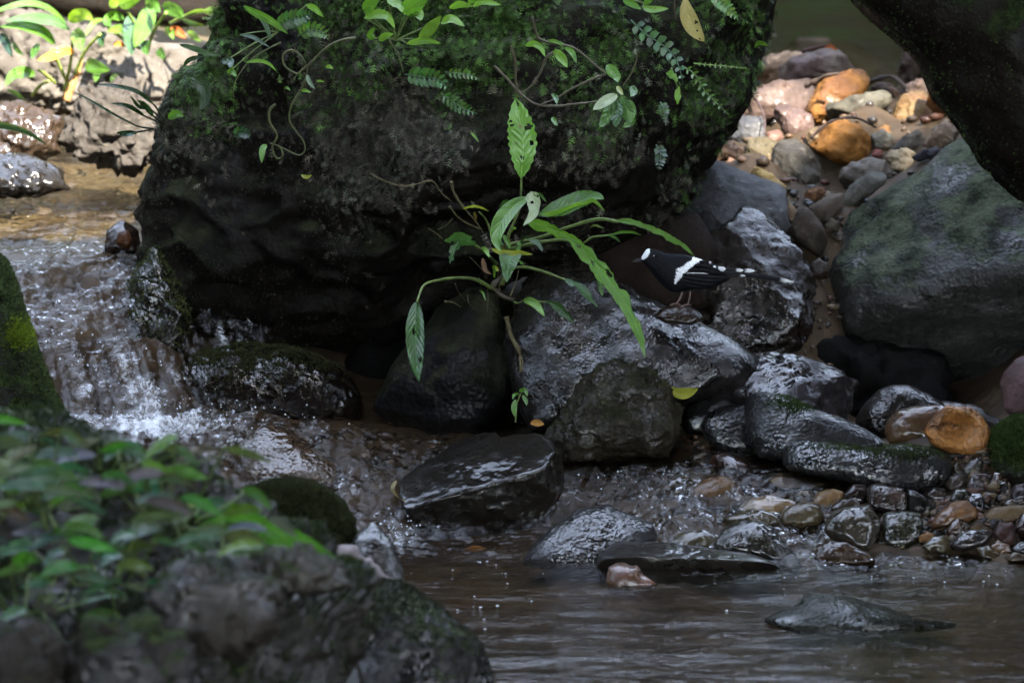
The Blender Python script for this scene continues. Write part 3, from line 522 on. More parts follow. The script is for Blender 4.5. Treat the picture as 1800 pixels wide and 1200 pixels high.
R(F0, [(985,500),(1010,440),(1060,400),(1150,380),(1230,370),(1262,430),(1240,540),(1130,570),(1050,550)], 0.9, (.06,.042,.033), 'matte', 'dark brown rock in the shadow under the great boulder behind the bird', 'shaded_rock', 'rock', th=0.7, sub=4)  # widened in dark matte to cover pale ground where the hollow is shaded
R(F0, [(1148,556),(1160,543),(1185,536),(1212,539),(1232,550),(1240,562),(1215,572),(1170,568)], 0.53, (.15,.09,.05), 'damp', 'orange brown wet stone under the feet of the bird', th=0.9, lean=0.6, sub=4, amp=0.02, smooth=2, base=False)
VAL = [([(585,985),(635,890),(690,875),(762,955),(788,1040),(745,1130),(680,1080),(615,1030)],1.08,(.13,.105,.08),'matte','dark angular stone in the gap left of the green boulder'),
 ([(685,870),(795,803),(870,805),(850,880),(785,940),(715,950)],1.22,(.20,.165,.13),'matte','light grey brown stone in the gap above the dark angular one'),
 ([(825,885),(895,770),(1000,688),(1095,685),(1070,755),(955,840),(885,905)],1.28,(.17,.165,.14),'matte','rough grey slanting slab resting against the green boulder'),
 ([(768,960),(798,923),(845,938),(838,995),(788,1005)],1.12,(.12,.10,.07),'matte','small dark pebble beside the green boulder edge'),
 ([(640,900),(590,830),(575,870),(570,960),(600,965)],1.15,(.26,.19,.12),'dry','sandy tan chip along the right end of the blue grey slab'),
 ([(690,1150),(740,1125),(790,1150),(790,1230),(700,1230)],.98,(.18,.14,.10),'damp','brown stone low in the gap beside the green boulder')]
for pts, Y, col, kd, lb in VAL: R(Z4, pts, Y, col, kd, lb, th=0.8, lean=0.3, sub=4, fac=3)

# ---- upper left, sunlit
R(F0, [(-60,60),(30,20),(110,45),(200,55),(280,65),(345,92),(350,150),(300,185),(150,195),(40,195),(-60,195)], 2.2, (.22,.195,.165), 'matte', 'pale crumbly sunlit rock under the plants at the upper left', 'sunlit_rock', 'rock', th=0.7, lean=0.5, sub=6, fine=0.011, amp=0.11, freq=2.2, base=False)
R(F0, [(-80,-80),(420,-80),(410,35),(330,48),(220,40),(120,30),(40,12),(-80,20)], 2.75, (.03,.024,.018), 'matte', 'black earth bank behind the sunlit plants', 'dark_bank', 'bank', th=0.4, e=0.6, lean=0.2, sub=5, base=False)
R(F0, [(115,245),(148,168),(200,152),(262,168),(300,220),(305,285),(220,300),(145,280)], 1.6, (.13,.115,.10), 'matte', 'pitted grey brown rock in the sunlit stream at the upper left', 'pitted_rock', 'rock', th=0.8, sub=6, fine=0.010, amp=0.10, lean=0.2, freq=1.8, base=False)
R(F0, [(-50,200),(0,178),(55,182),(108,212),(105,270),(30,285),(-50,285)], 1.55, (.15,.10,.065), 'wet', 'wet brown rock at the left edge upstream', 'wet_rock', 'rock', th=0.8, sub=6, fine=0.005, amp=.06, freq=2, base=False)
R(F0, [(-50,300),(-10,272),(50,270),(105,300),(125,335),(30,350),(-50,345)], 1.3, (.06,.05,.04), 'wet', 'low rock just under the water at the left edge', 'awash_rock', 'rock', th=0.9, lean=0.6, sub=6, fine=.003, amp=.05, freq=1.5, base=False)
R(F0, [(180,445),(188,405),(215,388),(242,405),(250,450)], 0.98, (.09,.05,.03), 'wet', 'brown wet stone at the lip of the waterfall', th=0.8, base=False)
R(F0, [(203,430),(208,408),(225,402),(232,418),(228,440)], 0.93, (.25,.10,.04), 'wet', 'small orange pebble at the lip of the waterfall', 'pebble', th=0.8, sub=3, base=False)
R(F0, [(225,500),(240,470),(275,440),(310,480),(330,560),(320,640),(300,690),(270,650),(250,590),(235,560)], 0.8, (.05,.045,.03), 'shiny', 'mossy rib of rock between waterfall and great boulder', 'mossy_rock', 'rock', th=0.7, sub=5, amp=.12, freq=1.5, fine=.004)
R(F0, [(1370,690),(1400,610),(1470,575),(1560,590),(1660,640),(1680,720),(1560,760),(1420,760)], 0.9, (.012,.011,.010), 'matte', 'black rock in the dark hollow below the green boulder', 'hollow_rock', 'rock', th=0.6, sub=5, amp=.12, freq=1.6, fine=.004)  # added near-black filler, stands in for the deep shade of the hollow

# ---- blurred near bank, lower left
R(F0, [(-80,760),(20,735),(130,755),(250,800),(400,868),(500,930),(600,985),(650,1050),(600,1130),(540,1260),(400,1330),(-80,1330)], -1.75, (.14,.125,.105), 'bank', 'broad grey mossy bank rock in the near left corner', 'bank_rock', 'rock', th=0.6, e=0.7, lean=0.6, sub=6, fine=0.009, amp=0.09, freq=2.4, base=False)
R(F0, [(405,900),(430,862),(480,846),(540,850),(590,875),(620,915),(632,975),(610,1010),(480,1000),(410,960)], -0.75, (.05,.045,.035), 'mossier', 'dark mossy mound in front of the brown awash rock', 'mossy_rock', 'rock', th=0.8, sub=6, fine=0.004)
R(F0, [(600,1000),(625,935),(655,915),(690,945),(712,1000),(718,1060),(650,1090),(600,1060)], -0.85, (.13,.115,.10), 'damp', 'smooth grey rock at the pool edge behind the driftwood', 'grey_rock', 'rock', th=0.8, sub=5)
R(F0, [(508,1080),(540,1040),(620,1018),(700,1028),(780,1068),(842,1120),(868,1175),(875,1260),(800,1300),(600,1300),(530,1180)], -1.2, (.075,.07,.062), 'bank', 'dark rounded rock at the bottom edge by the pool', 'bank_rock', 'rock', th=0.7, sub=6, fine=0.005, amp=0.04)
R(F0, [(400,1240),(440,1160),(490,1120),(550,1103),(595,1112),(625,1160),(650,1240),(620,1300),(430,1300)], -1.55, (.24,.20,.14), 'damp', 'pale tan rock cut off by the bottom edge', 'tan_rock', 'rock', th=0.7, sub=5)

R(F0, [(250,1060),(290,1000),(350,975),(430,985),(490,1030),(500,1100),(430,1150),(300,1140)], -2.15, (.16,.135,.11), 'bank', 'rough grey brown rock in the middle of the near bank', 'bank_rock', 'rock', th=0.7, sub=5, fine=0.008, amp=0.08, freq=2, base=False)
R(F0, [(120,1150),(170,1090),(250,1080),(320,1120),(350,1190),(330,1260),(150,1270)], -2.3, (.09,.072,.058), 'bank', 'dark brown rock at the bottom of the near bank', 'bank_rock', 'rock', th=0.7, sub=5, fine=0.008, amp=0.08, freq=2, base=False)
R(F0, [(440,985),(480,955),(550,960),(600,990),(610,1030),(540,1050),(460,1035)], -1.95, (.22,.19,.15), 'bank', 'pale lichen grey rock under the tip of the long blurred leaf', 'bank_rock', 'rock', th=0.7, sub=5, fine=0.007, amp=0.07, freq=2, base=False)
R(F0, [(-60,1130),(0,1090),(70,1100),(130,1150),(140,1250),(-60,1260)], -2.25, (.12,.10,.08), 'bank', 'grey rock in the bottom left corner of the near bank', 'bank_rock', 'rock', th=0.7, sub=5, fine=0.008, amp=0.08, freq=2, base=False)

# ------------------------------------------------------------------ water level and stream bed (thin-plate surfaces)
def tps(pts, lam):
    p = np.asarray(pts, float); X = p[:, :2]; n = len(p)
    d = np.linalg.norm(X[:, None]-X[None], axis=2); K = np.where(d > 0, d*d*np.log(d+1e-12), 0)+lam*np.eye(n)
    Q = np.hstack([np.ones((n, 1)), X]); A = np.zeros((n+3, n+3)); A[:n, :n] = K; A[:n, n:] = Q; A[n:, :n] = Q.T
    s = np.linalg.solve(A, np.concatenate([p[:, 2], np.zeros(3)]))
    def ev(x, y):
        out = np.empty(len(x))
        for a in range(0, len(x), 60000):
            q = np.stack([x[a:a+60000], y[a:a+60000]], 1); d = np.sqrt(((q[:, None]-X[None])**2).sum(2))
            out[a:a+60000] = np.where(d > 0, d*d*np.log(d+1e-12), 0)@s[:n]+s[n]+q@s[n+1:]
        return out
    return ev
def XY(px, Y, z): return (P(px, 600, Y)[0], Y, z)
def PZ(px, py, Y): q = P(px, py, Y); return (q[0], q[1], q[2])
W = []
for px in (-200, 200, 500, 700, 900, 1100, 1300, 1500, 1700, 2000):
    for Y in (-2.4, -1.7, -1.1, -0.6, -0.25): W.append(XY(px, Y, 0))
W += [XY(700,.02,0),XY(900,0,0),XY(1100,0,0),XY(1300,-.02,0),XY(1500,.0,0),XY(1700,.02,0),XY(1900,.02,0),XY(700,.17,0),XY(760,.14,0),XY(850,.1,0),XY(950,.06,.002)]
W += [XY(640,.24,.04),XY(690,.27,.055),XY(700,.36,.092),XY(760,.36,.09),XY(800,.5,.1),XY(620,.36,.105),XY(550,.45,.12),XY(450,.5,.135),XY(400,.3,.10),XY(330,.3,.09),XY(250,.25,.08),XY(300,.1,.05),XY(480,.3,.065),XY(560,.3,.07),XY(520,.38,.10)]
W += [XY(950,.25,.04),XY(1000,.16,.015),XY(1000,.27,.045),XY(1000,.42,.08),XY(1050,.55,.09),XY(1150,.14,.02),XY(1150,.25,.055),XY(1150,.4,.085),XY(1200,.6,.092),XY(1300,.12,.015),XY(1300,.22,.048),XY(1300,.36,.078),XY(1350,.6,.09),
      XY(1420,.06,.004),XY(1430,.15,.03),XY(1450,.25,.055),XY(1450,.4,.075),XY(1600,.1,.004),XY(1600,.2,.02),XY(1600,.35,.03),XY(1800,.1,.0),XY(1800,.3,.01)]
W += [XY(130,.5,.15),XY(250,.55,.145),XY(350,.58,.145),XY(60,.45,.15),XY(200,.58,.185),XY(320,.66,.2),XY(120,.62,.235),XY(200,.68,.248),XY(280,.75,.26),XY(80,.72,.28),XY(160,.8,.305),XY(250,.86,.32),
      XY(0,.92,.352),XY(130,.96,.36),XY(250,1.0,.36),XY(-100,1.0,.36),XY(-100,.6,.24),XY(420,.7,.17),XY(500,.7,.15)]
for px in (-200, 0, 150, 300): W += [XY(px,1.25,.368),XY(px,1.7,.372),XY(px,2.3,.376),XY(px,3.5,.38)]
for px in (600, 1000, 1400, 1800, 2200): W += [XY(px,2.4,.372),XY(px,3.5,.378),XY(px,4.5,.38)]
WL = tps(W, 2e-5)
B = []
for px in (-400, 100, 500, 700, 900, 1100, 1300, 1500, 1700, 2000, 2300):
    for Y, z in ((-2.6,-.05),(-1.9,-.08),(-1.2,-.085),(-0.7,-.075),(-0.3,-.06)): B.append(XY(px, Y, z))
B += [(x, y, z-0.028-(0.02 if z < 0.01 else 0)) for x, y, z in W[50:61]]
B += [(x, y, z-0.024) for x, y, z in W[61:] if y < 1.1]
B += [(x, y, z-0.05) for x, y, z in W[61:] if y > 1.1 and not (x > -0.3 and y < 2.8)]
B += [XY(1600,.15,.03),XY(1600,.25,.055),XY(1600,.4,.09),XY(1750,.12,.035),XY(1750,.25,.07),XY(1750,.4,.1),XY(1900,.15,.04),XY(1900,.4,.12),XY(2200,.3,.15),
      XY(1440,1.0,.28),XY(1430,1.2,.32),XY(1350,1.5,.34),XY(1500,1.5,.35),XY(1300,1.8,.36),XY(1500,1.8,.37),XY(1300,2.15,.37),XY(1550,2.15,.375),XY(1400,2.4,.33),XY(1600,2.4,.33),XY(1300,2.9,.1),XY(1600,2.9,.1),XY(1900,2.9,.1),XY(1300,3.6,.0),XY(1700,3.6,.0),
      XY(1250,1.2,.28),XY(1000,1.3,.25),XY(700,1.3,.25),XY(500,1.3,.25),XY(500,2.2,.35),XY(900,2.2,.35),XY(1100,2.2,.35),XY(700,.85,.12),XY(900,.85,.15),XY(1100,.85,.18),XY(1300,.85,.17),XY(1500,.78,.07),XY(1700,.78,.07),XY(1550,.95,.08),XY(1700,1.2,.2),XY(1900,1.0,.3),XY(2200,1.5,.5),
      XY(-100,2.6,.45),XY(100,2.8,.5),XY(300,2.8,.46),XY(-300,.4,.4),XY(-300,1.2,.5),XY(-300,2.2,.6),XY(-400,-1,.35),XY(-400,-2,.4),XY(200,-1.6,.22),XY(200,-1.0,.06),XY(420,-1.0,.0),XY(100,-.3,.08),XY(50,.1,.12)]
for k in ROCKS:                                      # the bed rises to carry every stone that lies on it
    if k['base'] and k['A']*mpp(k['Y'])**2 < (0.02 if k['Y'] > -0.3 else 0.08):
        yb = max(y for x, y in k['q']); q = P(k['cx'], yb, k['Y']); hh = (max(y for x, y in k['q'])-min(y for x, y in k['q']))*mpp(k['Y'])
        B.append((q[0], q[1], q[2]+0.18*hh))
BED = tps(B, 1.2e-4)

def axis_pts(segs):
    out = [np.array([segs[0][0]])]
    for a, b, h in segs: out.append(np.linspace(a, b, max(2, int(round((b-a)/h))+1))[1:])
    return np.concatenate(out)
def terrain():
    xs = axis_pts([(-90,-30,10),(-30,-8,2),(-8,-2.2,0.4),(-2.2,-1.05,0.06),(-1.05,1.15,0.011),(1.15,2.2,0.06),(2.2,8,0.4),(8,30,2),(30,90,10)])
    ys = axis_pts([(-90,-30,10),(-30,-8,2),(-8,-2.4,0.35),(-2.4,-0.6,0.03),(-0.6,1.3,0.011),(1.3,3.0,0.025),(3.0,5,0.1),(5,12,0.5),(12,30,2),(30,90,10)])
    X, Y = np.meshgrid(xs, ys); x, y = X.ravel(), Y.ravel()
    cx, cy = np.clip(x, -1.35, 1.5), np.clip(y, -2.6, 4.2); z = BED(cx, cy)
    z = np.clip(z, -0.2, 0.75)
    d = np.hypot(x-cx, y-cy); side = np.abs(x-np.clip(x, -1.6, 1.8))
    bank = np.where(side > 0, 0.75*side/(1+side*0.05), 0)
    z = z+bank*np.clip(d, 0, 1) - np.where((y < -2.6) & (side == 0), 0, 0) + 0.08*fbm(np.stack([x*0.6, y*0.6, x*0], 1), 5)*np.clip(d, 0, 2)
    z = z+np.where(y > 5, (y-5)*0.12, 0)
    near = d < 0.01
    z = z+np.where(near, 0.006*fbm(np.stack([x*22, y*22, x*0], 1), 6, 3), 0)
    me = mesh_np('ground', np.stack([x, y, z], 1), grid_faces(len(xs), len(ys)))
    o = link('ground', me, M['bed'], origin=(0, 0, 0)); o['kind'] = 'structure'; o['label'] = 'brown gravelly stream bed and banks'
    return o
terrain()
def water():
    xs = axis_pts([(-1.6,-1.0,0.04),(-1.0,1.1,0.0045),(1.1,1.9,0.05)]); ys = axis_pts([(-6,-2.6,0.3),(-2.6,-0.9,0.04),(-0.9,-0.1,0.012),(-0.1,0.62,0.0045),(0.62,1.0,0.0032),(1.0,2.4,0.012),(2.4,5,0.05)])
    X, Y = np.meshgrid(xs, ys); x, y = X.ravel(), Y.ravel()
    cx, cy = np.clip(x, -1.2, 1.2), np.clip(y, -2.3, 4.4); z = WL(cx, cy); z = np.where(y < -0.25, 0.0, z); z = np.clip(z, 0, 0.385); q = P(1180, 600, .3); z = z+0.014*np.exp(-((x-q[0])/.26)**2-((y-.3)/.17)**2)
    Z = z.reshape(X.shape); gy = np.gradient(Z, ys, axis=0); gx = np.gradient(Z, xs, axis=1); slope = np.hypot(gx, gy).ravel()
    turb = np.clip((slope-0.05)*2.4, 0, 1)
    def blob(px, Yc, rx, ry, a): q = P(px, 600, Yc); return a*np.exp(-((x-q[0])/rx)**2-((y-q[1])/ry)**2)
    turb = np.clip(turb+blob(280,.52,.2,.12,1)+blob(480,.45,.16,.1,.6)+blob(700,.12,.08,.08,.8)+blob(1480,-.02,.14,.06,.7)+blob(1700,-.02,.12,.05,.45)+blob(850,.03,.14,.06,.5)+blob(1080,.28,.12,.14,.9)+blob(1230,.2,.12,.10,.8)+blob(1360,.1,.1,.08,.7)+blob(100,1.25,.35,.4,.45)+blob(560,.4,.15,.12,.6)+blob(760,.42,.15,.1,.4), 0, 1)
    ca, sa = 0.8, -0.6
    fl = np.stack([(x*ca+y*sa)*16, (-x*sa+y*ca)*9, z*18], 1); n1 = fbm(fl, 11, 3, 0.55); n2 = fbm(np.stack([x*52, y*36, z*40], 1), 12, 3, 0.6)
    ridge = 1-2*np.abs(n2)
    fallf = np.clip((slope-0.3)*2.2, 0, 1)*(x < -0.3); st = fbm(np.stack([(x*0.95+y*0.3)*42, (y*0.95-x*0.3)*5, z*4], 1), 17, 3, 0.55)
    dz = fallf*(0.012*st+0.006*(1-2*np.abs(st))+0.008*n1)+turb*(1-0.8*fallf)*(0.013*n1+0.0055*ridge+0.004*fbm(np.stack([x*120, y*100, z*100], 1), 13, 2)) + (1-turb)*0.0022*fbm(np.stack([x*7, y*18, x*0], 1), 14, 3)
    foam = np.clip(turb*0.22+blob(200,.55,.10,.05,.5)+blob(300,.5,.18,.07,.6)+fallf*0.45*np.clip(st+.1, 0, 1)+blob(700,.13,.05,.05,.5)+blob(1080,.27,.08,.08,.35)+blob(1250,.2,.07,.07,.3)+blob(1490,-.01,.13,.03,.3)+blob(1330,.0,.2,.02,.1), 0, 1)*(0.6+0.5*np.clip(n1, -0.6, 1))
    fc = grid_faces(len(xs), len(ys)); mx, my = x[fc].mean(1), y[fc].mean(1)
    fc = fc[~((mx > -0.42) & (my > 0.72) & (my < 2.3))]                                # dry ground under and behind the boulder
    me = mesh_np('water', np.stack([x, y, z+dz], 1), fc)
    vattr(me, 'turb', turb); vattr(me, 'foam', foam)
    o = link('water', me, M['water'], origin=(0, 0, 0)); o['kind'] = 'structure'; o['label'] = 'shallow brown stream tumbling into a still pool'
water()
for k in ROCKS: build_rock(k)
# ------------------------------------------------------------------ moss and gravel (uncountable, real geometry)
def proj(p):
    d = p-CAMP; w = d@FW; return 900+FPX*(d@RT)/w, 600-FPX*(d@UP)/w
def sample_rock(label, n, seed, mask):
    o = ROCK_OBJ[label]; me = o.data; org = ORIG[o.name]
    co = np.empty(len(me.vertices)*3, np.float32); me.vertices.foreach_get('co', co); co = co.reshape(-1, 3)+org
    tri = np.empty(len(me.polygons)*3, np.int32); me.loops.foreach_get('vertex_index', tri); tri = tri.reshape(-1, 3)
    a, b, c = co[tri[:, 0]], co[tri[:, 1]], co[tri[:, 2]]; cr = np.cross(b-a, c-a); ar = np.linalg.norm(cr, axis=1); nn = cr/(ar[:, None]+1e-12)
    cen = (a+b+c)/3; px, py = proj(cen); w = ar*np.clip(mask(cen, nn, px, py), 0, None); w = w/w.sum()
    rg = np.random.default_rng(seed); k = rg.choice(len(w), n, p=w); r1 = np.sqrt(rg.random(n))[:, None]; r2 = rg.random(n)[:, None]
    return (1-r1)*a[k]+r1*(1-r2)*b[k]+r1*r2*c[k], nn[k], rg
def frond_template(pairs=4):
    """small pinnate frond in x (side), y (length), z (out)"""
    v = [(-.02,0,0),(.02,0,0),(.012,1,-.12),(-.012,1,-.12)]; f = [(0,1,2),(0,2,3)]
    for i in range(pairs):
        y = 0.18+0.72*i/pairs; L = 0.42*math.sin(math.pi*(0.25+0.65*i/pairs))
        for sgn in (-1, 1):
            b = len(v); v += [(0,y-.04,-.1*y),(sgn*L,y+.16+.1*(i%2),-.1*y-.05),(0,y+.07,-.1*y)]; f.append((b,b+1,b+2))
            pass
    return np.array(v), np.array(f)
def tuft_template():
    v = []; f = []
    for k in range(4):
        a = k*math.pi/2+0.3; dx, dz = math.cos(a), math.sin(a); b = len(v)
        v += [(-.1*dz,0,.1*dx),(.1*dz,0,-.1*dx),(.35*dx,.9,.35*dz)]; f.append((b,b+1,b+2))
    return np.array(v), np.array(f)
FRONDS = [frond_template(3), frond_template(4), frond_template(5)]; TUFT = tuft_template()
def scatter(name, parent, pts, ydir, zdir, size, col, tmpl, lift=0.0, label=None):
    """one mesh of many small fronds: y axis of the template along ydir, z along zdir"""
    ydir = ydir/(np.linalg.norm(ydir, axis=1)[:, None]+1e-9); x = np.cross(ydir, zdir); x /= np.linalg.norm(x, axis=1)[:, None]+1e-9; z = np.cross(x, ydir)
    tv, tf = tmpl; n = len(pts)
    v = pts[:, None, :]+size[:, None, None]*(tv[None, :, 0, None]*x[:, None]+tv[None, :, 1, None]*ydir[:, None]+tv[None, :, 2, None]*z[:, None])
    f = (tf[None]+np.arange(n)[:, None, None]*len(tv)).reshape(-1, 3)
    me = mesh_np(name, v.reshape(-1, 3), f, smooth=False); cattr(me, 'col', np.repeat(col, len(tv), 0))
    o = part(name, me, M['frond'], parent); o['kind'] = 'stuff'
    if label: o['label'] = label
    return o
BL = 'huge dark boulder overgrown with moss beside the small waterfall'
def boulder_moss():
    bo = ROCK_OBJ[BL]
    def mask(c, n, px, py):
        q = c*7; nz = fbm(q, 41, 3)
        edge = 300+90*fbm(np.stack([px/160, px*0, px*0], 1), 43, 2)
        edge = np.where(px < 420, 190+0*px, edge); edge = np.where(px > 1150, edge+60, edge)
        up = 1/(1+np.exp((py-edge)/35)); return up*np.clip(0.35+nz*1.3, 0.04, 1.2)*np.clip(-n[:, 1]*1.2+n[:, 2]+0.35, 0, 1)
    for j in range(3):
        p, n, rg = sample_rock(BL, 17000, 50+j, mask); px, py = proj(p)
        dn = np.array([0, -0.25, -1.0])+0.55*rg.normal(size=p.shape); t = dn-n*(dn*n).sum(1)[:, None]*0.75+n*0.25
        t[:, 2] += np.where(py < 60, 0.8, 0)
        g = np.clip(1.15-py/190+0.8*fbm(p*6, 61, 2), 0, 1); g = np.where(px > 1190, np.maximum(g, 0.55), g)
        brown = np.array([0.046, 0.040, 0.030])*rg.uniform(0.5, 1.7, (len(p), 1)); grey = np.array([0.06, 0.066, 0.045])*rg.uniform(0.6, 1.6, (len(p), 1)); green = np.array([0.045, 0.085, 0.02])*rg.uniform(0.6, 1.8, (len(p), 1))
        pick = rg.random(len(p))[:, None]; col = np.where(pick < g[:, None]*0.8, green, np.where(pick > 0.8, grey, brown))
        scatter('moss_fronds', bo, p+n*0.001, t, n, rg.uniform(0.009, 0.023, len(p)), col*rg.choice([0.5, 0.9, 1.4, 2.2], (len(p), 1), p=[.3, .35, .22, .13]), FRONDS[j])
    # fine fur on the bare face
    p, n, rg = sample_rock(BL, 16000, 60, lambda c, n, px, py: np.clip(-n[:, 1]+n[:, 2]*0.5+0.2, 0, 1)*np.clip(0.3+fbm(c*9, 45, 3), 0, 1)*(py < 620))
    scatter('moss_fur', bo, p, n+0.6*rg.normal(size=p.shape)+np.array([0, 0, -0.6]), np.tile([[0.3, 0.2, 1.0]], (len(p), 1)), rg.uniform(0.003, 0.007, len(p)),
            np.array([0.035, 0.034, 0.02])*rg.uniform(0.4, 1.8, (len(p), 1)), TUFT)
boulder_moss()
def tufts(label, n, size, col, thr=0.2, freq=14, seed=0, region=None, up=0.3):
    def mask(c, nn, px, py):
        m = np.clip(nn[:, 2]-up+0.55*fbm(c*freq, seed+70, 3)-thr+0.4, 0, 1)
        if region is not None: m = m*np.exp(-((px-region[0])/region[2])**2-((py-region[1])/region[3])**2)
        return m*(nn[:, 1] < 0.5)
    p, nn, rg = sample_rock(label, n, seed+71, mask)
    scatter('moss', ROCK_OBJ[label], p-nn*0.0005, nn+0.45*rg.normal(size=p.shape), np.tile([[0.3, 0.2, 1.0]], (n, 1)), rg.uniform(0.6, 1.3, n)*size,
            np.array(col)*rg.uniform(0.4, 1.9, (n, 1)), TUFT)
tufts('rounded olive mossy rock below the drooping leaf tip', 7000, 0.004, (0.034, 0.034, 0.017), 0.2, 16, 1, up=0.0)
tufts('long smooth dark grey rock with a moss tuft on its top', 1400, 0.005, (0.03, 0.045, 0.012), 0.0, 30, 2, (1385, 713, 26, 12))
tufts('long low pimpled grey rock with a mossy crest', 1800, 0.005, (0.028, 0.04, 0.012), 0.1, 30, 3, (1590, 797, 55, 10))
tufts('long low pimpled grey rock with a mossy crest', 900, 0.005, (0.028, 0.04, 0.012), 0.1, 30, 4, (1470, 787, 50, 7))
tufts('green mossy rock at the right edge above the gravel', 6000, 0.006, (0.035, 0.06, 0.014), -0.2, 16, 5, up=0.1)
tufts('black mossy overhanging rock filling the top right corner', 9000, 0.007, (0.03, 0.05, 0.012), 0.0, 8, 6, up=-0.9)
tufts('dark mossy rock at the left edge beside the waterfall', 6000, 0.007, (0.035, 0.05, 0.014), 0.0, 10, 7, up=0.0)
tufts('dark mossy rock at the left edge beside the waterfall', 1500, 0.008, (0.10, 0.14, 0.012), -0.2, 10, 8, (32, 588, 16, 16), up=-0.6)
tufts('broad grey mossy bank rock in the near left corner', 11000, 0.010, (0.02, 0.03, 0.010), 0.4, 6, 9, up=0.1)
tufts('dark mossy mound in front of the brown awash rock', 12000, 0.008, (0.026, 0.03, 0.012), -0.1, 9, 10, up=0.0)
tufts('dark rounded rock at the bottom edge by the pool', 6000, 0.006, (0.025, 0.028, 0.016), 0.4, 8, 11, up=0.3)
tufts('mossy rib of rock between waterfall and great boulder', 3000, 0.006, (0.05, 0.06, 0.018), 0.0, 12, 12, up=-0.2)
tufts('dark brown wet rock under the great boulder right of the waterfall', 4000, 0.006, (0.035, 0.04, 0.014), 0.1, 14, 13, (420, 640, 120, 30), up=0.0)
tufts('large sloping grey wet rock just below the bird', 2500, 0.004, (0.04, 0.04, 0.018), 0.2, 12, 14, (985, 540, 70, 60), up=0.0)

def gravel():
    rg = np.random.default_rng(5); V, Fc, Cc = [], [], []; tv, tf = ico(1); base = 0
    def put(pxa, pxb, Ya, Yb, n, smin, smax, dy=0):
        nonlocal base
        px = rg.uniform(pxa, pxb, n); Y = rg.uniform(Ya, Yb, n); x = np.array([P(a, 600, b)[0] for a, b in zip(px, Y)]); z = BED(x, Y); s = np.exp(rg.uniform(math.log(smin), math.log(smax), n))
        for i in range(n):
            sc = s[i]*rg.uniform(0.6, 1.2, 3)*np.array([1.1, 1.0, 0.7]); v = tv*(1+0.3*rg.normal(size=(len(tv), 1)))*sc; a = rg.uniform(0, 6.28); ca, sa = math.cos(a), math.sin(a)
            v = np.stack([v[:, 0]*ca-v[:, 1]*sa, v[:, 0]*sa+v[:, 1]*ca, v[:, 2]], 1)+[x[i], Y[i], z[i]+s[i]*0.3]
            V.append(v); Fc.append(tf+base); base += len(v)
            c = [(.11,.075,.05),(.15,.09,.05),(.07,.06,.052),(.17,.12,.07),(.12,.055,.035),(.045,.042,.04)][rg.integers(6)]
            Cc.append(np.tile(np.array(c)*rg.uniform(0.25, 0.6), (len(tv), 1)))
    put(1480, 1850, .06, .42, 700, .003, .012); put(1600, 1850, .1, .4, 260, .006, .016)
    put(1050, 1500, .2, .6, 420, .003, .013); put(1370, 1480, .85, 1.4, 260, .003, .010); put(1240, 1680, 1.3, 2.35, 320, .005, .016)
    put(640, 1000, .3, .6, 180, .004, .012)
    me = mesh_np('gravel', np.vstack(V), np.vstack(Fc), smooth=False); cattr(me, 'col', np.vstack(Cc))
    o = link('gravel', me, M['pebble'], origin=(0, 0, 0)); o['kind'] = 'stuff'; o['label'] = 'loose brown gravel between the stones'; o['category'] = 'gravel'
gravel()

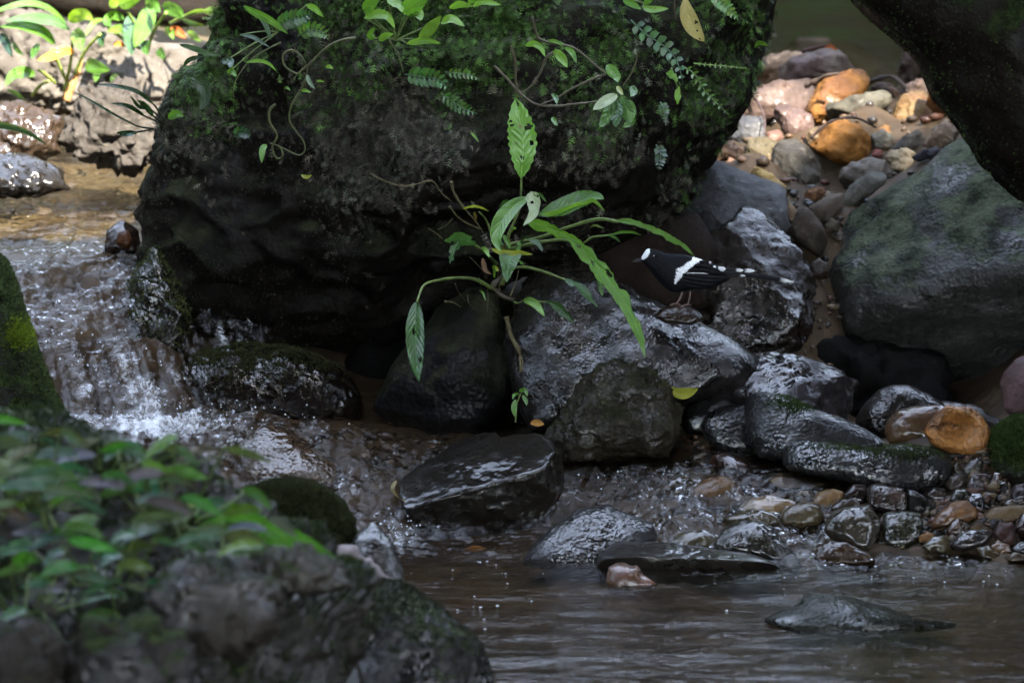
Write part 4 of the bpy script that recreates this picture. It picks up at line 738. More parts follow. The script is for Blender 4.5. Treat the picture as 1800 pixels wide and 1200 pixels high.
# ------------------------------------------------------------------ leaves and stems
def leaf_mesh(name, pts3, hw, twist=0.0, fold=0.25, ragged=0.0, holes=0, shape='lance', nv=26, nu=9, corr=0.0, nve=11, seed=0, serr=0.0, roll=0.0):
    c = catmull(pts3, nv); t = np.gradient(c, axis=0); t /= np.linalg.norm(t, axis=1)[:, None]+1e-9
    s = np.cross(t, FW); s /= np.linalg.norm(s, axis=1)[:, None]+1e-9; n = np.cross(t, s)
    ph = twist+roll*np.linspace(0, 1, nv); cp, sp = np.cos(ph)[:, None], np.sin(ph)[:, None]; s, n = s*cp+n*sp, n*cp-s*sp
    v = np.linspace(0, 1, nv)
    if shape == 'lance': w = v**0.6*(1-v)**0.8*2.62*0.75
    elif shape == 'oval': w = np.sin(math.pi*np.clip(v, 0, 1))**0.7
    elif shape == 'heart': w = np.clip(v*6, 0, 1)**0.5*(1-v)**0.7*1.05
    elif shape == 'strap': w = np.clip(v*7, 0, 1)**0.6*(1-v**3)**0.8
    elif shape == 'tipwide': w = np.clip(v, 0, 1)**0.45*(1-v**3.5)**0.7
    w = np.clip(w, 0.015, 1.2)
    u = np.linspace(-1, 1, nu); U, Vv = np.meshgrid(u, v); Wd = np.repeat(w[:, None], nu, 1)
    rag = np.ones_like(U)
    for sgn in (-1, 1):
        k = (U*sgn > 0); nz = vnoise(np.stack([v*9, v*0+seed*3.1+sgn, v*0], 1), seed); nz2 = vnoise(np.stack([v*31, v*0+seed, v*0+sgn], 1), seed+5)
        fct = 1-ragged*np.clip(nz*1.4+0.25, 0, 0.85)-ragged*0.35*np.clip(nz2, 0, 1)+serr*np.sin(v*nv*math.pi*0.5)*0.08
        rag = np.where(k, np.repeat(fct[:, None], nu, 1), rag)
    off = U*Wd*rag*hw
    jit = 0.035*vnoise(np.stack([Vv.ravel()*7, U.ravel()*0.8, U.ravel()*0+seed*2.3], 1), seed+8).reshape(U.shape)
    lift = fold*np.abs(U)*Wd*hw + corr*(0.4+jit*10)*hw*np.cos(2*math.pi*nve*(Vv+jit-0.21*np.abs(U)))*np.abs(U)*(1-np.abs(U)*0.3)*Wd + 0.10*hw*vnoise(np.stack([Vv.ravel()*4, U.ravel()*1.5, U.ravel()*0+seed], 1), seed+3).reshape(U.shape)
    vv = c[:, None, :]+s[:, None, :]*off[:, :, None]+n[:, None, :]*lift[:, :, None]
    f = grid_faces(nu, nv)
    if holes:
        rg = np.random.default_rng(seed+900); cc = np.stack([(f % nu).mean(1)/nu, (f//nu).mean(1)/nv], 1); kill = np.zeros(len(f), bool)
        for _ in range(holes):
            h = rg.uniform([.15, .1], [.85, .92]); kill |= np.hypot((cc[:, 0]-h[0])*1.0, (cc[:, 1]-h[1])*3.0) < rg.uniform(.06, .12)
        f = f[~kill]
    me = mesh_np(name, vv.reshape(-1, 3), f)
    uvl = me.uv_layers.new(name='UVMap'); li = np.empty(len(me.loops), np.int32); me.loops.foreach_get('vertex_index', li)
    uv = np.stack([(U.ravel()+1)/2, Vv.ravel()], 1)[li]; uvl.data.foreach_set('uv', uv.astype(np.float32).ravel())
    return me, c
def to3(fr, pts, Y0, Y1):
    q = uz(fr, pts); n = len(q); return np.array([P(x, y, Y0+(Y1-Y0)*i/max(1, n-1)) for i, (x, y) in enumerate(q)])
_ls = [0]
def leaf(par, fr, pts, Y, hw, color, mat='leaf', rib=True, label=None, name='leaf', **kw):
    _ls[0] += 1; Y0, Y1 = Y if isinstance(Y, tuple) else (Y, Y)
    me, c = leaf_mesh(name, to3(fr, pts, Y0, Y1), hw/fr[2]*mpp(Y0), seed=kw.pop('seed', _ls[0]), **kw)
    o = part(name, me, M[mat], par, color)
    if label: o['label'] = label
    if rib:
        r = hw/fr[2]*mpp(Y0)*0.045; m = len(c)
        tube('midrib', (c-FW*r*0.3)[::max(1, m//9)], r, r*0.35, M['stem'], o, tuple(min(1, x*1.6+0.02) for x in color), n=14, k=5, wob=0)
    return o
def stem(par, fr, pts, Y, r0, r1, color, name='stem', mat='stem', n=26, wob=0.15):
    Y0, Y1 = Y if isinstance(Y, tuple) else (Y, Y)
    _ls[0] += 1; return tube(name, to3(fr, pts, Y0, Y1), r0/fr[2]*mpp(Y0), r1/fr[2]*mpp(Y0), M[mat], par, color, n=n, seed=_ls[0], wob=wob)
G1=(.085,.19,.028); G2=(.055,.13,.024); G3=(.14,.27,.04); G4=(.028,.075,.018); PALE=(.30,.36,.22); ST=(.10,.14,.04); YEL=(.25,.28,.04); BLUE=(.05,.085,.06)

# the long-leaved plant hanging in front of the boulder
YP = 0.40
pl = Thing('hanging_plant', 'long leaved green plant with tattered leaves drooping beside the bird', 'plant', P(880, 490, 0.5))
stem(pl, Z6, [(750,500),(700,560),(650,610),(700,660),(760,680)], (.46,.46), 15, 10, (.05,.04,.025), 'rhizome', wob=0.5)
stem(pl, Z6, [(640,430),(610,360),(600,340)], .47, 12, 16, (.07,.06,.045), 'rhizome', wob=0.4)
stem(pl, Z6, [(700,600),(715,520),(720,430),(735,330)], (.46,YP), 12, 9, ST)
stem(pl, Z6, [(735,330),(790,200),(797,110),(800,35)], (YP,YP), 8, 6, ST)
leaf(pl, Z3, [(176,835),(182,760),(183,660),(168,560),(150,462)], (.38,.40), 66, (.12,.27,.04), twist=0.0, fold=.2, holes=7, shape='oval', corr=.05, nv=40, nu=17, nve=13, serr=1)
leaf(pl, Z6, [(850,110),(868,170),(862,230),(808,292)], (.36,.34), 46, PALE, 'softleaf', twist=.3, fold=.3, holes=3, nu=13, shape='heart', ragged=.2)
leaf(pl, Z6, [(890,235),(990,205),(1100,165),(1190,140),(1235,150)], (.36,.33), 58, G2, twist=-.55, fold=.35, corr=.10, nv=44, nu=13, nve=11, shape='oval', ragged=.1)
leaf(pl, Z6, [(900,228),(1000,222),(1100,185),(1180,160),(1238,212)], (.35,.32), 30, G3, twist=.5, fold=.1, ragged=.5, nv=40, corr=.06)
leaf(pl, Z6, [(842,138),(765,185),(700,265),(672,350),(690,425)], (.40,.31), 46, G1, twist=.35, fold=.35, corr=.08, nv=40, nu=13, shape='oval')
stem(pl, Z6, [(730,390),(900,350),(1050,297),(1200,256),(1305,268)], (.44,.33), 10, 9, ST)
leaf(pl, Z6, [(1290,262),(1400,280),(1500,315),(1600,365),(1660,400),(1715,455)], (.33,.36), 26, (.10,.19,.06), twist=.5, fold=.15, ragged=.75, shape='strap', nv=60, corr=.05)
stem(pl, Z6, [(740,412),(880,380),(1020,365),(1110,400)], (.44,.32), 10, 8, ST)
leaf(pl, Z6, [(1060,370),(1150,440),(1220,530),(1310,640),(1375,750),(1420,860),(1452,990)], (.33,.25), 46, (.11,.23,.045), twist=.12, fold=.2, ragged=.55, shape='strap', nv=80, nu=13, corr=.06, nve=16, holes=2)
leaf(pl, Z6, [(1180,470),(1200,540),(1215,600),(1228,665)], (.31,.30), 28, (.06,.14,.03), twist=-.2, fold=.2, ragged=.4, nv=30)
leaf(pl, Z6, [(830,268),(940,300),(1040,345),(1110,390),(1168,470)], (.36,.31), 42, (.12,.25,.04), twist=.7, fold=.2, ragged=.65, shape='strap', nv=56, corr=.05)
stem(pl, Z6, [(670,490),(610,435),(545,385)], (.45,.38), 9, 7, ST)
leaf(pl, Z6, [(560,392),(510,365),(450,350),(390,370)], (.38,.34), 42, (.04,.10,.03), twist=-.6, fold=.2, ragged=.6, nv=40, shape='oval', corr=.08)
leaf(pl, Z6, [(470,375),(445,420),(420,490)], (.36,.34), 34, (.04,.10,.03), twist=.2, fold=.2, ragged=.65, nv=30)
stem(pl, Z6, [(650,625),(560,575),(460,565),(360,578),(285,605),(248,695)], (.46,.28), 10, 6, ST)
leaf(pl, Z6, [(248,690),(240,790),(240,900),(248,1010),(259,1110)], (.29,.19), 66, (.03,.08,.018), twist=.1, fold=.22, corr=.09, nv=56, nu=17, nve=14, holes=2, shape='lance', ragged=.08, label='single dark glossy leaf with a hole hanging at the left')
leaf(pl, Z6, [(745,425),(735,480),(728,530),(720,588)], (.38,.31), 66, G2, twist=.1, fold=.3, shape='heart', corr=.05, nv=36, nu=13)
leaf(pl, Z6, [(640,412),(720,425),(790,432),(858,442)], (.35,.33), 22, YEL, twist=.4, ragged=.5, shape='strap')
leaf(pl, Z6, [(705,340),(725,370),(745,415)], (.36,.35), 18, G1, twist=.3)
stem(pl, Z6, [(740,515),(830,510),(940,540),(1035,578)], (.45,.34), 9, 7, ST)
leaf(pl, Z6, [(1025,572),(1080,600),(1140,650),(1205,722)], (.34,.31), 36, (.04,.10,.03), twist=-.5, ragged=.6, nv=40, corr=.1)
stem(pl, Z6, [(760,690),(785,698),(812,684)], (.44,.38), 7, 5, ST)
leaf(pl, Z6, [(808,682),(850,690),(890,722),(920,768)], (.38,.32), 30, G3, twist=-.15, fold=.25, corr=.04)
stem(pl, Z6, [(880,690),(930,692),(950,695)], (.40,.37), 5, 4, ST)
leaf(pl, Z6, [(940,690),(990,715),(1030,755),(1078,805)], (.37,.36), 32, G4, twist=.2, ragged=.3)
stem(pl, Z6, [(645,350),(615,265),(578,220)], (.46,.42), 7, 5, ST)
leaf(pl, Z6, [(490,200),(540,188),(585,192),(628,214)], (.42,.40), 15, YEL, twist=.8, ragged=.4)
leaf(pl, Z6, [(838,362),(880,380),(912,428)], (.36,.33), 22, (.05,.10,.04), twist=-.4, ragged=.3)
stem(pl, Z6, [(1130,380),(1180,350),(1260,340),(1320,325)], (.44,.40), 6, 4, ST)
leaf(pl, Z6, [(1270,338),(1330,322),(1390,325),(1435,342)], (.40,.39), 15, G2, twist=.7, ragged=.4)
leaf(pl, Z6, [(1250,340),(1290,350),(1322,378)], (.40,.39), 9, G2, twist=.3)
leaf(pl, Z6, [(1160,300),(1190,288),(1240,305)], (.42,.41), 8, ST, twist=.3)
leaf(pl, Z6, [(870,130),(900,125),(930,165)], (.42,.40), 14, G2, twist=.5)
leaf(pl, Z6, [(690,200),(720,170),(760,175)], (.44,.43), 30, G4, twist=.5)
leaf(pl, Z6, [(650,500),(665,515),(680,530)], (.42,.42), 18, YEL, twist=.3, rib=False)
leaf(pl, Z6, [(595,460),(610,520),(640,545)], (.44,.42), 18, (.12,.06,.03), 'deadleaf', twist=.3, rib=False)
for q, r in (([(740,660),(770,590),(785,525)], 5), ([(430,60),(445,120),(500,200),(560,270),(600,330)], 7), ([(420,190),(470,250),(540,290),(590,310)], 6), ([(0,15),(80,55),(170,82),(250,70),(330,55),(380,120),(430,160)], 6),
             ([(310,305),(350,330),(385,360)], 4), ([(440,250),(400,290),(360,310)], 3), ([(720,770),(745,870),(790,960),(800,1060)], 14), ([(400,690),(440,695),(480,718)], 6)):
    stem(pl, Z6, q, (.47,.52) if q[0][0] < 500 else .46, r, r*.6, (.10,.085,.045), 'root', 'wood', wob=.4)
_r = random.Random(4)
for i in range(16):
    a = _r.uniform(0, 6.28); x, y = 690+_r.gauss(0, 60), 440+_r.gauss(0, 110); L = _r.uniform(35, 95)
    leaf(pl, Z6, [(x, y), (x+math.cos(a)*L*.5, y+math.sin(a)*L*.5-8), (x+math.cos(a)*L, y+math.sin(a)*L+14)], (.42,.38), _r.uniform(8, 20), _r.choice([G1, G2, G4, G3, (.10,.07,.03)]), 'leaf', twist=_r.uniform(-.6, .6), ragged=_r.uniform(0, .6), rib=False, nv=18)
for i in range(14):
    x, y = 640+_r.gauss(0, 90), 560+_r.gauss(0, 90); a = _r.uniform(.3, 2.6); L = _r.uniform(60, 160)
    stem(pl, Z6, [(x, y), (x+math.cos(a)*L*.5+_r.uniform(-15, 15), y+math.sin(a)*L*.5), (x+math.cos(a)*L, y+math.sin(a)*L)], (.45,.47), 3, 1.5, (.06,.048,.03), 'root', 'wood', n=12, wob=.4)
# little seedling low on the dark rock
sdl = Thing('seedling', 'tiny green seedling at the foot of the black upright rock', 'plant', P(905, 730, .42))
stem(sdl, ZC, [(135,460),(140,390),(155,340)], .42, 4, 3, ST)
for q, h in (([(150,330),(175,325),(185,350)], 14), ([(165,345),(178,370),(182,390)], 12), ([(135,365),(128,400),(132,440)], 16), ([(150,340),(130,345),(122,365)], 9)): leaf(sdl, ZC, q, (.42,.40), h, G1, 'softleaf', rib=False, nv=14)

# vines trailing over the boulder
VC = (.07,.08,.03)
vn = Thing('vine', 'thin looping vine with few leaves on the left of the great boulder', 'vine', P(520, 200, .50))
for q, r in (([(600,178),(540,188),(490,208),(440,245),(390,295),(330,345),(310,378)], 9), ([(330,350),(290,330),(262,300),(262,255),(300,235),(345,265),(372,320),(365,370)], 8), ([(365,370),(340,430),(300,495),(290,560),(320,615),(355,660),(362,705),(335,728),(280,705),(238,685)], 7),
             ([(225,490),(195,520),(200,580),(232,635),(210,690),(230,742),(258,730),(245,690),(200,672)], 9), ([(250,200),(180,235),(110,280),(60,340),(30,400),(28,460)], 6), ([(760,190),(800,260),(825,340)], 7)):
    stem(vn, Z2, q, .47, r*.75, r*.4, VC, n=40)
for q, h, c in (([(85,292),(150,285),(195,300),(230,335)], 12, G3), ([(372,350),(385,385),(410,418)], 14, (.10,.15,.09)), ([(185,680),(165,700),(160,765)], 20, G1), ([(460,318),(480,312),(495,325)], 12, G3), ([(345,425),(370,425),(392,435)], 10, G3), ([(415,382),(435,380),(455,385)], 8, G3),
                ([(265,415),(280,412),(295,425)], 9, G1), ([(1140,620),(1160,640),(1178,668)], 9, G3), ([(345,820),(370,830),(395,820)], 12, YEL)):
    leaf(vn, Z2, q, (.46,.44), h, c, 'softleaf', twist=.2, rib=False, nv=16)
v2 = Thing('vine', 'knotted vine with a rosette of bright leaves on the right of the great boulder', 'vine', P(1000, 160, .50))
for q, r in (([(50,310),(110,370),(180,445),(250,490),(340,497),(440,487),(545,475)], 9), ([(228,80),(240,130),(258,180),(310,200),(380,212),(440,235),(510,295),(575,345)], 9), ([(572,348),(480,385),(400,425),(340,462),(270,490)], 7), ([(330,245),(295,270),(270,330),(235,390),(180,440)], 8), ([(130,220),(150,300),(150,370),(165,430)], 10), ([(722,232),(715,290),(690,350),(655,400)], 6)):
    stem(v2, Z3, q, .43, r*.8, r*.45, (.08,.07,.04), n=36)
for q, h, c in (([(195,215),(235,205),(270,225),(290,268)], 20, G3), ([(300,190),(340,195),(380,215)], 12, G1), ([(325,245),(350,255),(375,280),(392,318)], 30, G3), ([(380,225),(415,245),(438,300)], 18, G1), ([(575,308),(600,330),(625,360),(632,388)], 34, G1), ([(625,445),(590,465),(550,490),(512,516)], 34, PALE),
                ([(600,470),(590,520),(570,560),(542,600)], 36, G2), ([(630,470),(625,530),(620,600)], 40, G4), ([(650,460),(670,510),(690,570),(650,598)], 40, G2), ([(680,470),(695,520),(690,580)], 30, G1), ([(690,405),(705,430),(690,455)], 24, G2), ([(625,405),(640,425),(655,445)], 16, YEL), ([(320,440),(340,460),(345,490)], 16, G2), ([(320,550),(335,570),(345,590)], 16, G1)):
    leaf(v2, Z3, q, (.42,.39), h, c, 'softleaf', twist=.25, rib=h > 25, nv=20)
# ferns on the right side of the boulder
def fern(name, label, fr, pts, Y, hw, color, npairs=9, lf=.5):
    t = Thing(name, label, 'fern', P(*uz(fr, [pts[0]])[0], Y)); c = catmull(np.array(pts, float), npairs+2)
    stem(t, fr, pts, (Y, Y-.04), 4, 2, color)
    for i in range(1, npairs+1):
        d = c[min(i+1, npairs+1)]-c[i-1]; d /= np.linalg.norm(d)+1e-9; w = hw*math.sin(math.pi*(0.25+0.7*i/(npairs+1)))
        for sg in (-1, 1):
            nrm = np.array([-d[1], d[0]])*sg; e = c[i]+nrm*w+d*w*.55; m = c[i]+nrm*w*.5+d*w*.15
            leaf(t, fr, [tuple(c[i]), tuple(m), tuple(e)], (Y-.04*i/npairs, Y-.04*i/npairs-.01), w*lf*.5, tuple(x*random.uniform(.8, 1.25) for x in color), 'softleaf', name='leaflet', rib=False, nv=8, nu=3, ragged=.3, shape='oval', twist=random.uniform(-.4, .4))
    return t
fern('fern', 'blue green fern with a shiny tip trailing down the right of the boulder', Z3, [(690,95),(760,160),(830,205),(885,255),(915,310),(937,400)], .44, 42, (.07,.13,.07), 9, .9)
fern('fern', 'bright thin fern frond arching from the boulder toward the heap', Z3, [(930,310),(990,350),(1040,430),(1090,480),(1155,545)], .46, 26, (.08,.14,.03), 9, .6)
fern('fern', 'bright fern frond at the top edge right of the dead leaf', Z3, [(1060,-30),(1110,10),(1150,45),(1195,95)], .46, 34, (.10,.19,.04), 8, .7)
fern('fern', 'straight yellow green frond sticking out over the stone heap', Z3, [(985,298),(1060,305),(1140,312),(1235,322)], .48, 12, (.13,.20,.04), 9, .6)
fern('fern', 'small fern on the middle of the boulder face', Z2, [(830,350),(900,360),(980,370),(1040,420)], .45, 48, (.045,.10,.03), 9, .6)
fern('fern', 'drooping fern right of the small middle fern', Z2, [(1000,440),(1060,480),(1110,510),(1170,535)], .45, 36, (.05,.11,.03), 8, .6)
fern('fern', 'pale fern arching beside the drooping one', Z2, [(1020,340),(1080,345),(1130,350),(1185,375)], .44, 26, (.07,.13,.035), 7, .6)
fern('fern', 'little hanging fern below the right hand vine rosette', Z3, [(830,480),(845,510),(850,565)], .46, 26, (.05,.10,.03), 6, .7)
fern('fern', 'grey fern hanging above the tail of the drooping leaf', Z3, [(810,680),(830,720),(822,800)], .5, 30, (.05,.075,.045), 7, .7)
fern('fern', 'green fern on the upper left shoulder of the boulder', Z2, [(230,130),(290,95),(350,80),(400,60)], .52, 46, (.05,.11,.035), 9, .6)
fern('fern', 'feathery fern at the top edge of the boulder', Z2, [(330,170),(380,140),(440,150),(470,185)], .5, 40, (.07,.14,.03), 8, .6)
fern('fern', 'small fern on the left face below the shoulder', Z2, [(30,640),(60,620),(110,640)], .5, 30, (.03,.06,.03), 6, .7)
t = Thing('hanging_stalks', 'two lobed green sprigs hanging left of the fern with the shiny tip', 'plant', P(1170, 130, .44))
stem(t, Z3, [(880,320),(900,380),(912,420)], .44, 5, 4, ST)
leaf(t, Z3, [(855,345),(880,350),(910,385)], .43, 26, G1, 'softleaf', ragged=.4, rib=False); leaf(t, Z3, [(915,405),(912,440),(908,492)], .43, 22, G3, 'softleaf', ragged=.4)
d = Thing('dead_leaf', 'yellow brown dead leaf hanging at the top of the boulder', 'leaf', P(1200, 40, .43))
stem(d, Z3, [(905,-60),(895,20),(900,90)], .44, 4, 3, (.10,.06,.04)); leaf(d, Z3, [(945,-10),(955,60),(985,130),(1035,196)], (.43,.41), 40, (.30,.24,.09), 'deadleaf', twist=.2, holes=3, nu=13, shape='oval', corr=.03)
# leafy plants along the top of the boulder
def top_plant(label, fr, base, leaves, Y, color, hw):
    b = uz(fr, [base])[0]; t = Thing('leafy_plant', label, 'plant', P(b[0], b[1], Y))
    for q, h, c in leaves:
        stem(t, fr, [base, ((base[0]+q[0][0])/2, (base[1]+q[0][1])/2-8), q[0]], (Y, Y-.03), 4, 3, ST, n=10); leaf(t, fr, q, (Y-.03, Y-.06), h, c, 'leaf', twist=random.uniform(-.4, .5), corr=.04, nv=24)
    return t
top_plant('broad bright leaved plant at the top middle of the boulder', Z2, (790,190), [([(640,85),(700,68),(750,80),(785,135)],30,G3),([(640,60),(670,20),(715,-30)],40,G1),([(830,70),(870,20),(940,-20)],62,G1),([(860,60),(890,70),(905,98)],40,G3),([(710,190),(740,170),(778,160)],22,G3),([(900,190),(950,130),(1000,75)],38,(.09,.16,.03)),
   ([(840,205),(890,195),(940,190),(1000,205)],22,G3),([(1000,110),(1050,90),(1110,125)],28,G3),([(750,0),(800,25),(820,60)],30,G3),([(690,180),(670,165),(690,130)],22,G1)], .5, G1, 30)
top_plant('pale leaved sprig at the top right of the middle plant', Z2, (1120,40), [([(1040,40),(1090,20),(1150,30)],24,G3),([(1150,30),(1200,10),(1285,25)],20,G3),([(1130,20),(1160,-10),(1230,-20)],24,G1)], .52, G1, 20)
top_plant('slender leaved plant on the left shoulder of the boulder', Z2, (240,150), [([(75,30),(130,60),(200,95),(285,160)],26,G1),([(130,60),(170,100),(205,190)],18,(.05,.09,.05)),([(60,165),(120,175),(200,225)],14,BLUE),([(370,25),(410,40),(450,80)],22,G3),([(0,280),(15,290),(10,320)],22,BLUE),([(0,345),(20,335),(42,360)],18,G1)], .52, G1, 20)
top_plant('toothed leaf sprig at the top right of the boulder', Z3, (760,20), [([(655,5),(700,20),(740,45)],22,G1),([(745,35),(790,45),(868,42)],22,G3),([(750,20),(780,0),(800,-20)],20,G1)], .47, G1, 20)
top_plant('small leaf sticking out beyond the right flank of the boulder', Z3, (1255,225), [([(1265,222),(1295,205),(1335,215)],18,G3)], .85, G3, 18)
# thin bare-leaved stalks on the left shoulder
t = Thing('stalky_plant', 'dark thin stalks with narrow leaves jutting left over the water', 'plant', P(300, 225, .75))
for q, h in (([(775,570),(720,490),(640,430),(540,405),(440,395)], 16), ([(770,585),(680,545),(600,500),(520,485)], 18), ([(720,605),(640,590),(540,540),(420,470),(330,425)], 9), ([(700,610),(640,620),(590,630),(545,625)], 24), ([(760,560),(700,510),(650,500),(610,450)], 14), ([(775,580),(720,545),(680,500),(640,470)], 22)):
    stem(t, Z1, q[:3], (.72,.66), 5, 3, (.03,.035,.02), n=14); leaf(t, Z1, q[1:], (.68,.62), h, (.02,.045,.02), 'leaf', twist=.6, rib=False, nv=24)
leaf(t, Z1, [(790,555),(825,535),(862,545)], (.7,.68), 26, G1, rib=False)
leaf(t, Z1, [(895,370),(950,400),(960,470),(935,520)], (.6,.58), 46, (.03,.05,.025), ragged=.5)
leaf(t, Z1, [(1040,280),(1065,290),(1085,310)], (.55,.54), 22, BLUE, rib=False); leaf(t, Z1, [(1070,335),(1090,340),(1105,360)], (.55,.54), 14, G3, rib=False)
leaf(t, Z1, [(840,210),(900,225),(970,250),(1040,260)], (.6,.58), 18, (.05,.09,.04)); leaf(t, Z1, [(860,310),(890,280),(960,260)], (.6,.58), 14, (.02,.04,.015))
# sunlit plants, upper left
t = Thing('sunlit_plant', 'bright sunlit plant with long arching leaves at the upper left', 'plant', P(120, 170, 2.0))
stem(t, Z1, [(310,470),(340,400),(370,330),(385,280)], 1.98, 20, 8, (.45,.22,.08), 'stalk', 'wood')
for q in ([(300,430),(330,300),(340,180)], [(320,400),(270,290),(240,230)], [(350,350),(400,240),(470,160)], [(150,450),(190,400),(230,380)], [(260,390),(200,340),(180,330)]): stem(t, Z1, q, (1.97,1.9), 9, 7, (.20,.26,.06))
for q, h, c, tw in (([(310,110),(220,40),(120,20),(0,50),(-60,80)],34,G1,.9), ([(330,140),(240,100),(120,90),(20,100)],40,(.08,.16,.06),.7), ([(260,205),(190,150),(90,125),(0,128)],46,G1,.7), ([(325,100),(360,75),(400,70),(440,95)],42,(.20,.30,.03),.2), ([(340,150),(370,180),(385,240)],48,(.12,.2,.05),.2),
                    ([(165,345),(110,340),(60,360),(25,405)],40,G1,.3), ([(175,205),(165,240),(150,275)],26,G2,.2), ([(400,290),(440,310),(515,330)],44,G1,.2), ([(445,330),(455,350),(450,385)],26,G1,.2), ([(520,360),(545,380),(550,425)],32,(.08,.17,.04),.1), ([(60,200),(80,230),(110,260)],18,G2,.3), ([(0,160),(30,200),(60,270)],30,(.02,.05,.03),.3), ([(30,420),(80,440),(120,470)],16,G2,.6)):
    leaf(t, Z1, q, (1.95,1.85), h, c, 'leaf', twist=tw, nv=24, corr=.03)
leaf(t, Z1, [(350,245),(300,240),(240,265),(175,285)], (1.9,1.88), 34, (.55,.24,.03), 'deadleaf', twist=.3, name='dead_leaf', label='orange dead leaf')
t = Thing('sunlit_plant', 'broad leaved sunlit plant right of the one with arching leaves', 'plant', P(230, 95, 2.1))
for q in ([(680,240),(650,150),(600,60)], [(690,250),(720,150),(780,60)], [(660,230),(560,170),(500,120)], [(800,110),(870,75),(960,50)]): stem(t, Z1, q, (2.1,2.0), 9, 7, (.18,.26,.06))
for q, h, c, tw in (([(605,75),(615,130),(615,190),(620,262)],50,(.06,.12,.06),.1), ([(700,30),(690,90),(660,160),(630,225)],56,G1,.1), ([(575,80),(540,80),(510,100),(515,125)],44,G1,.3), ([(760,30),(800,40),(840,60),(858,85)],40,G1,.3), ([(540,40),(535,10),(560,-30)],30,(.2,.3,.05),.2), ([(560,30),(600,10),(660,-10)],40,G3,.4), ([(680,20),(720,20),(750,60)],36,G1,.2),
                    ([(600,150),(560,140),(500,150)],32,G3,.3), ([(690,190),(680,220),(690,260)],30,G2,.1), ([(740,230),(755,250),(770,278)],28,G2,.1), ([(490,150),(475,180),(480,225)],28,G4,.1), ([(770,150),(800,150),(815,185)],26,G3,.2), ([(480,90),(440,110),(400,170)],20,G3,.4), ([(960,60),(1010,50),(1060,70)],40,(.12,.2,.1),.9), ([(870,70),(940,50),(1010,60)],16,(.15,.24,.05),.8), ([(990,120),(1020,130),(1060,160)],22,G3,.4), ([(880,160),(910,165),(940,195)],26,G3,.5), ([(850,90),(900,110),(960,120)],18,G2,.5)):
    leaf(t, Z1, q, (2.05,1.95), h, c, 'leaf', twist=tw, nv=24, corr=.03)
leaf(t, Z1, [(800,130),(830,145),(870,180)], (2.0,2.0), 26, (.35,.08,.02), 'deadleaf', name='dead_leaf', label='red brown dead leaf', rib=False); leaf(t, Z1, [(530,210),(560,205),(590,220)], (2.0,2.0), 16, (.55,.22,.03), 'deadleaf', name='dead_leaf', label='small orange dead leaf', rib=False)
tag(link('grass_blade', leaf_mesh('grass_blade', to3(Z1, [(-40,580),(60,595),(140,625),(222,680)], 1.2, 1.15), .008, twist=.7, shape='strap')[0], M['leaf'], color=(.04,.07,.04)), 'single dark blade of grass drooping over the water at the left edge', 'grass')
# blurred plants on the near bank
def near_plants():
    rg = random.Random(21)
    specs = [('dense blue green seedling clump in the blurred near left corner', 60, 860, 40, 130, 95), ('bright green seedlings in the middle of the blurred near bank', 290, 880, 24, 120, 65), ('upper row of drooping blue grey leaves on the blurred bank', 180, 790, 18, 190, 40),
             ('low seedlings at the left edge near the bottom', 40, 1040, 18, 100, 70), ('dark seedlings over the shadow of the near bank', 180, 990, 20, 130, 80), ('seedlings beside the long blurred leaf', 400, 930, 13, 80, 40)]
    for lb, px, py, n, sx, sy in specs:
        Y = -2.0 if py > 830 else -1.75; t = Thing('bank_seedling', lb, 'plant', P(px, py+40, Y+.05))
        for i in range(n):
            x = px+rg.gauss(0, sx*.6); y = py+rg.gauss(0, sy*.6); a = rg.choice([-.25, .1, .25, .5, 2.7, 2.9, 3.1])+rg.uniform(-.35, .35); L = rg.uniform(45, 95)
            ex, ey = x+math.cos(a)*L, y+math.sin(a)*L*.7+rg.uniform(0, 14); yy = Y+rg.uniform(-.2, .12); c = rg.choice([BLUE, BLUE, BLUE, (.07,.11,.075), (.06,.10,.07), (.05,.11,.03), (.08,.17,.04), G2])
            stem(t, F0, [(px+(x-px)*.4, py+36), (x-4, y+14), (x, y)], (Y, yy), 2, 1.4, ST, n=8, wob=0)
            leaf(t, F0, [(x, y), ((x+ex)/2, (y+ey)/2-rg.uniform(4, 12)), (ex, ey)], (yy, yy-.02), rg.uniform(10, 17), tuple(q*rg.uniform(.45, 1.2) for q in c), 'softleaf', twist=rg.uniform(.0, .8), nv=16, nu=7, rib=L > 55)
near_plants()
t = Thing('long_leaf_plant', 'long bright blurred leaf lying toward the driftwood on the near bank', 'plant', P(360, 950, -1.7))
leaf(t, F0, [(345,930),(420,915),(500,940),(588,978)], (-1.85,-1.8), 34, (.06,.17,.03), 'softleaf', twist=.5, nv=30); leaf(t, F0, [(330,900),(400,895),(470,925)], (-1.8,-1.78), 22, (.05,.16,.02), 'softleaf', twist=.4)
leaf(t, F0, [(320,880),(360,885),(420,900)], (-1.8,-1.78), 14, YEL, 'softleaf', twist=.4); stem(t, F0, [(300,960),(320,930),(345,930)], (-1.8,-1.85), 4, 3, ST)

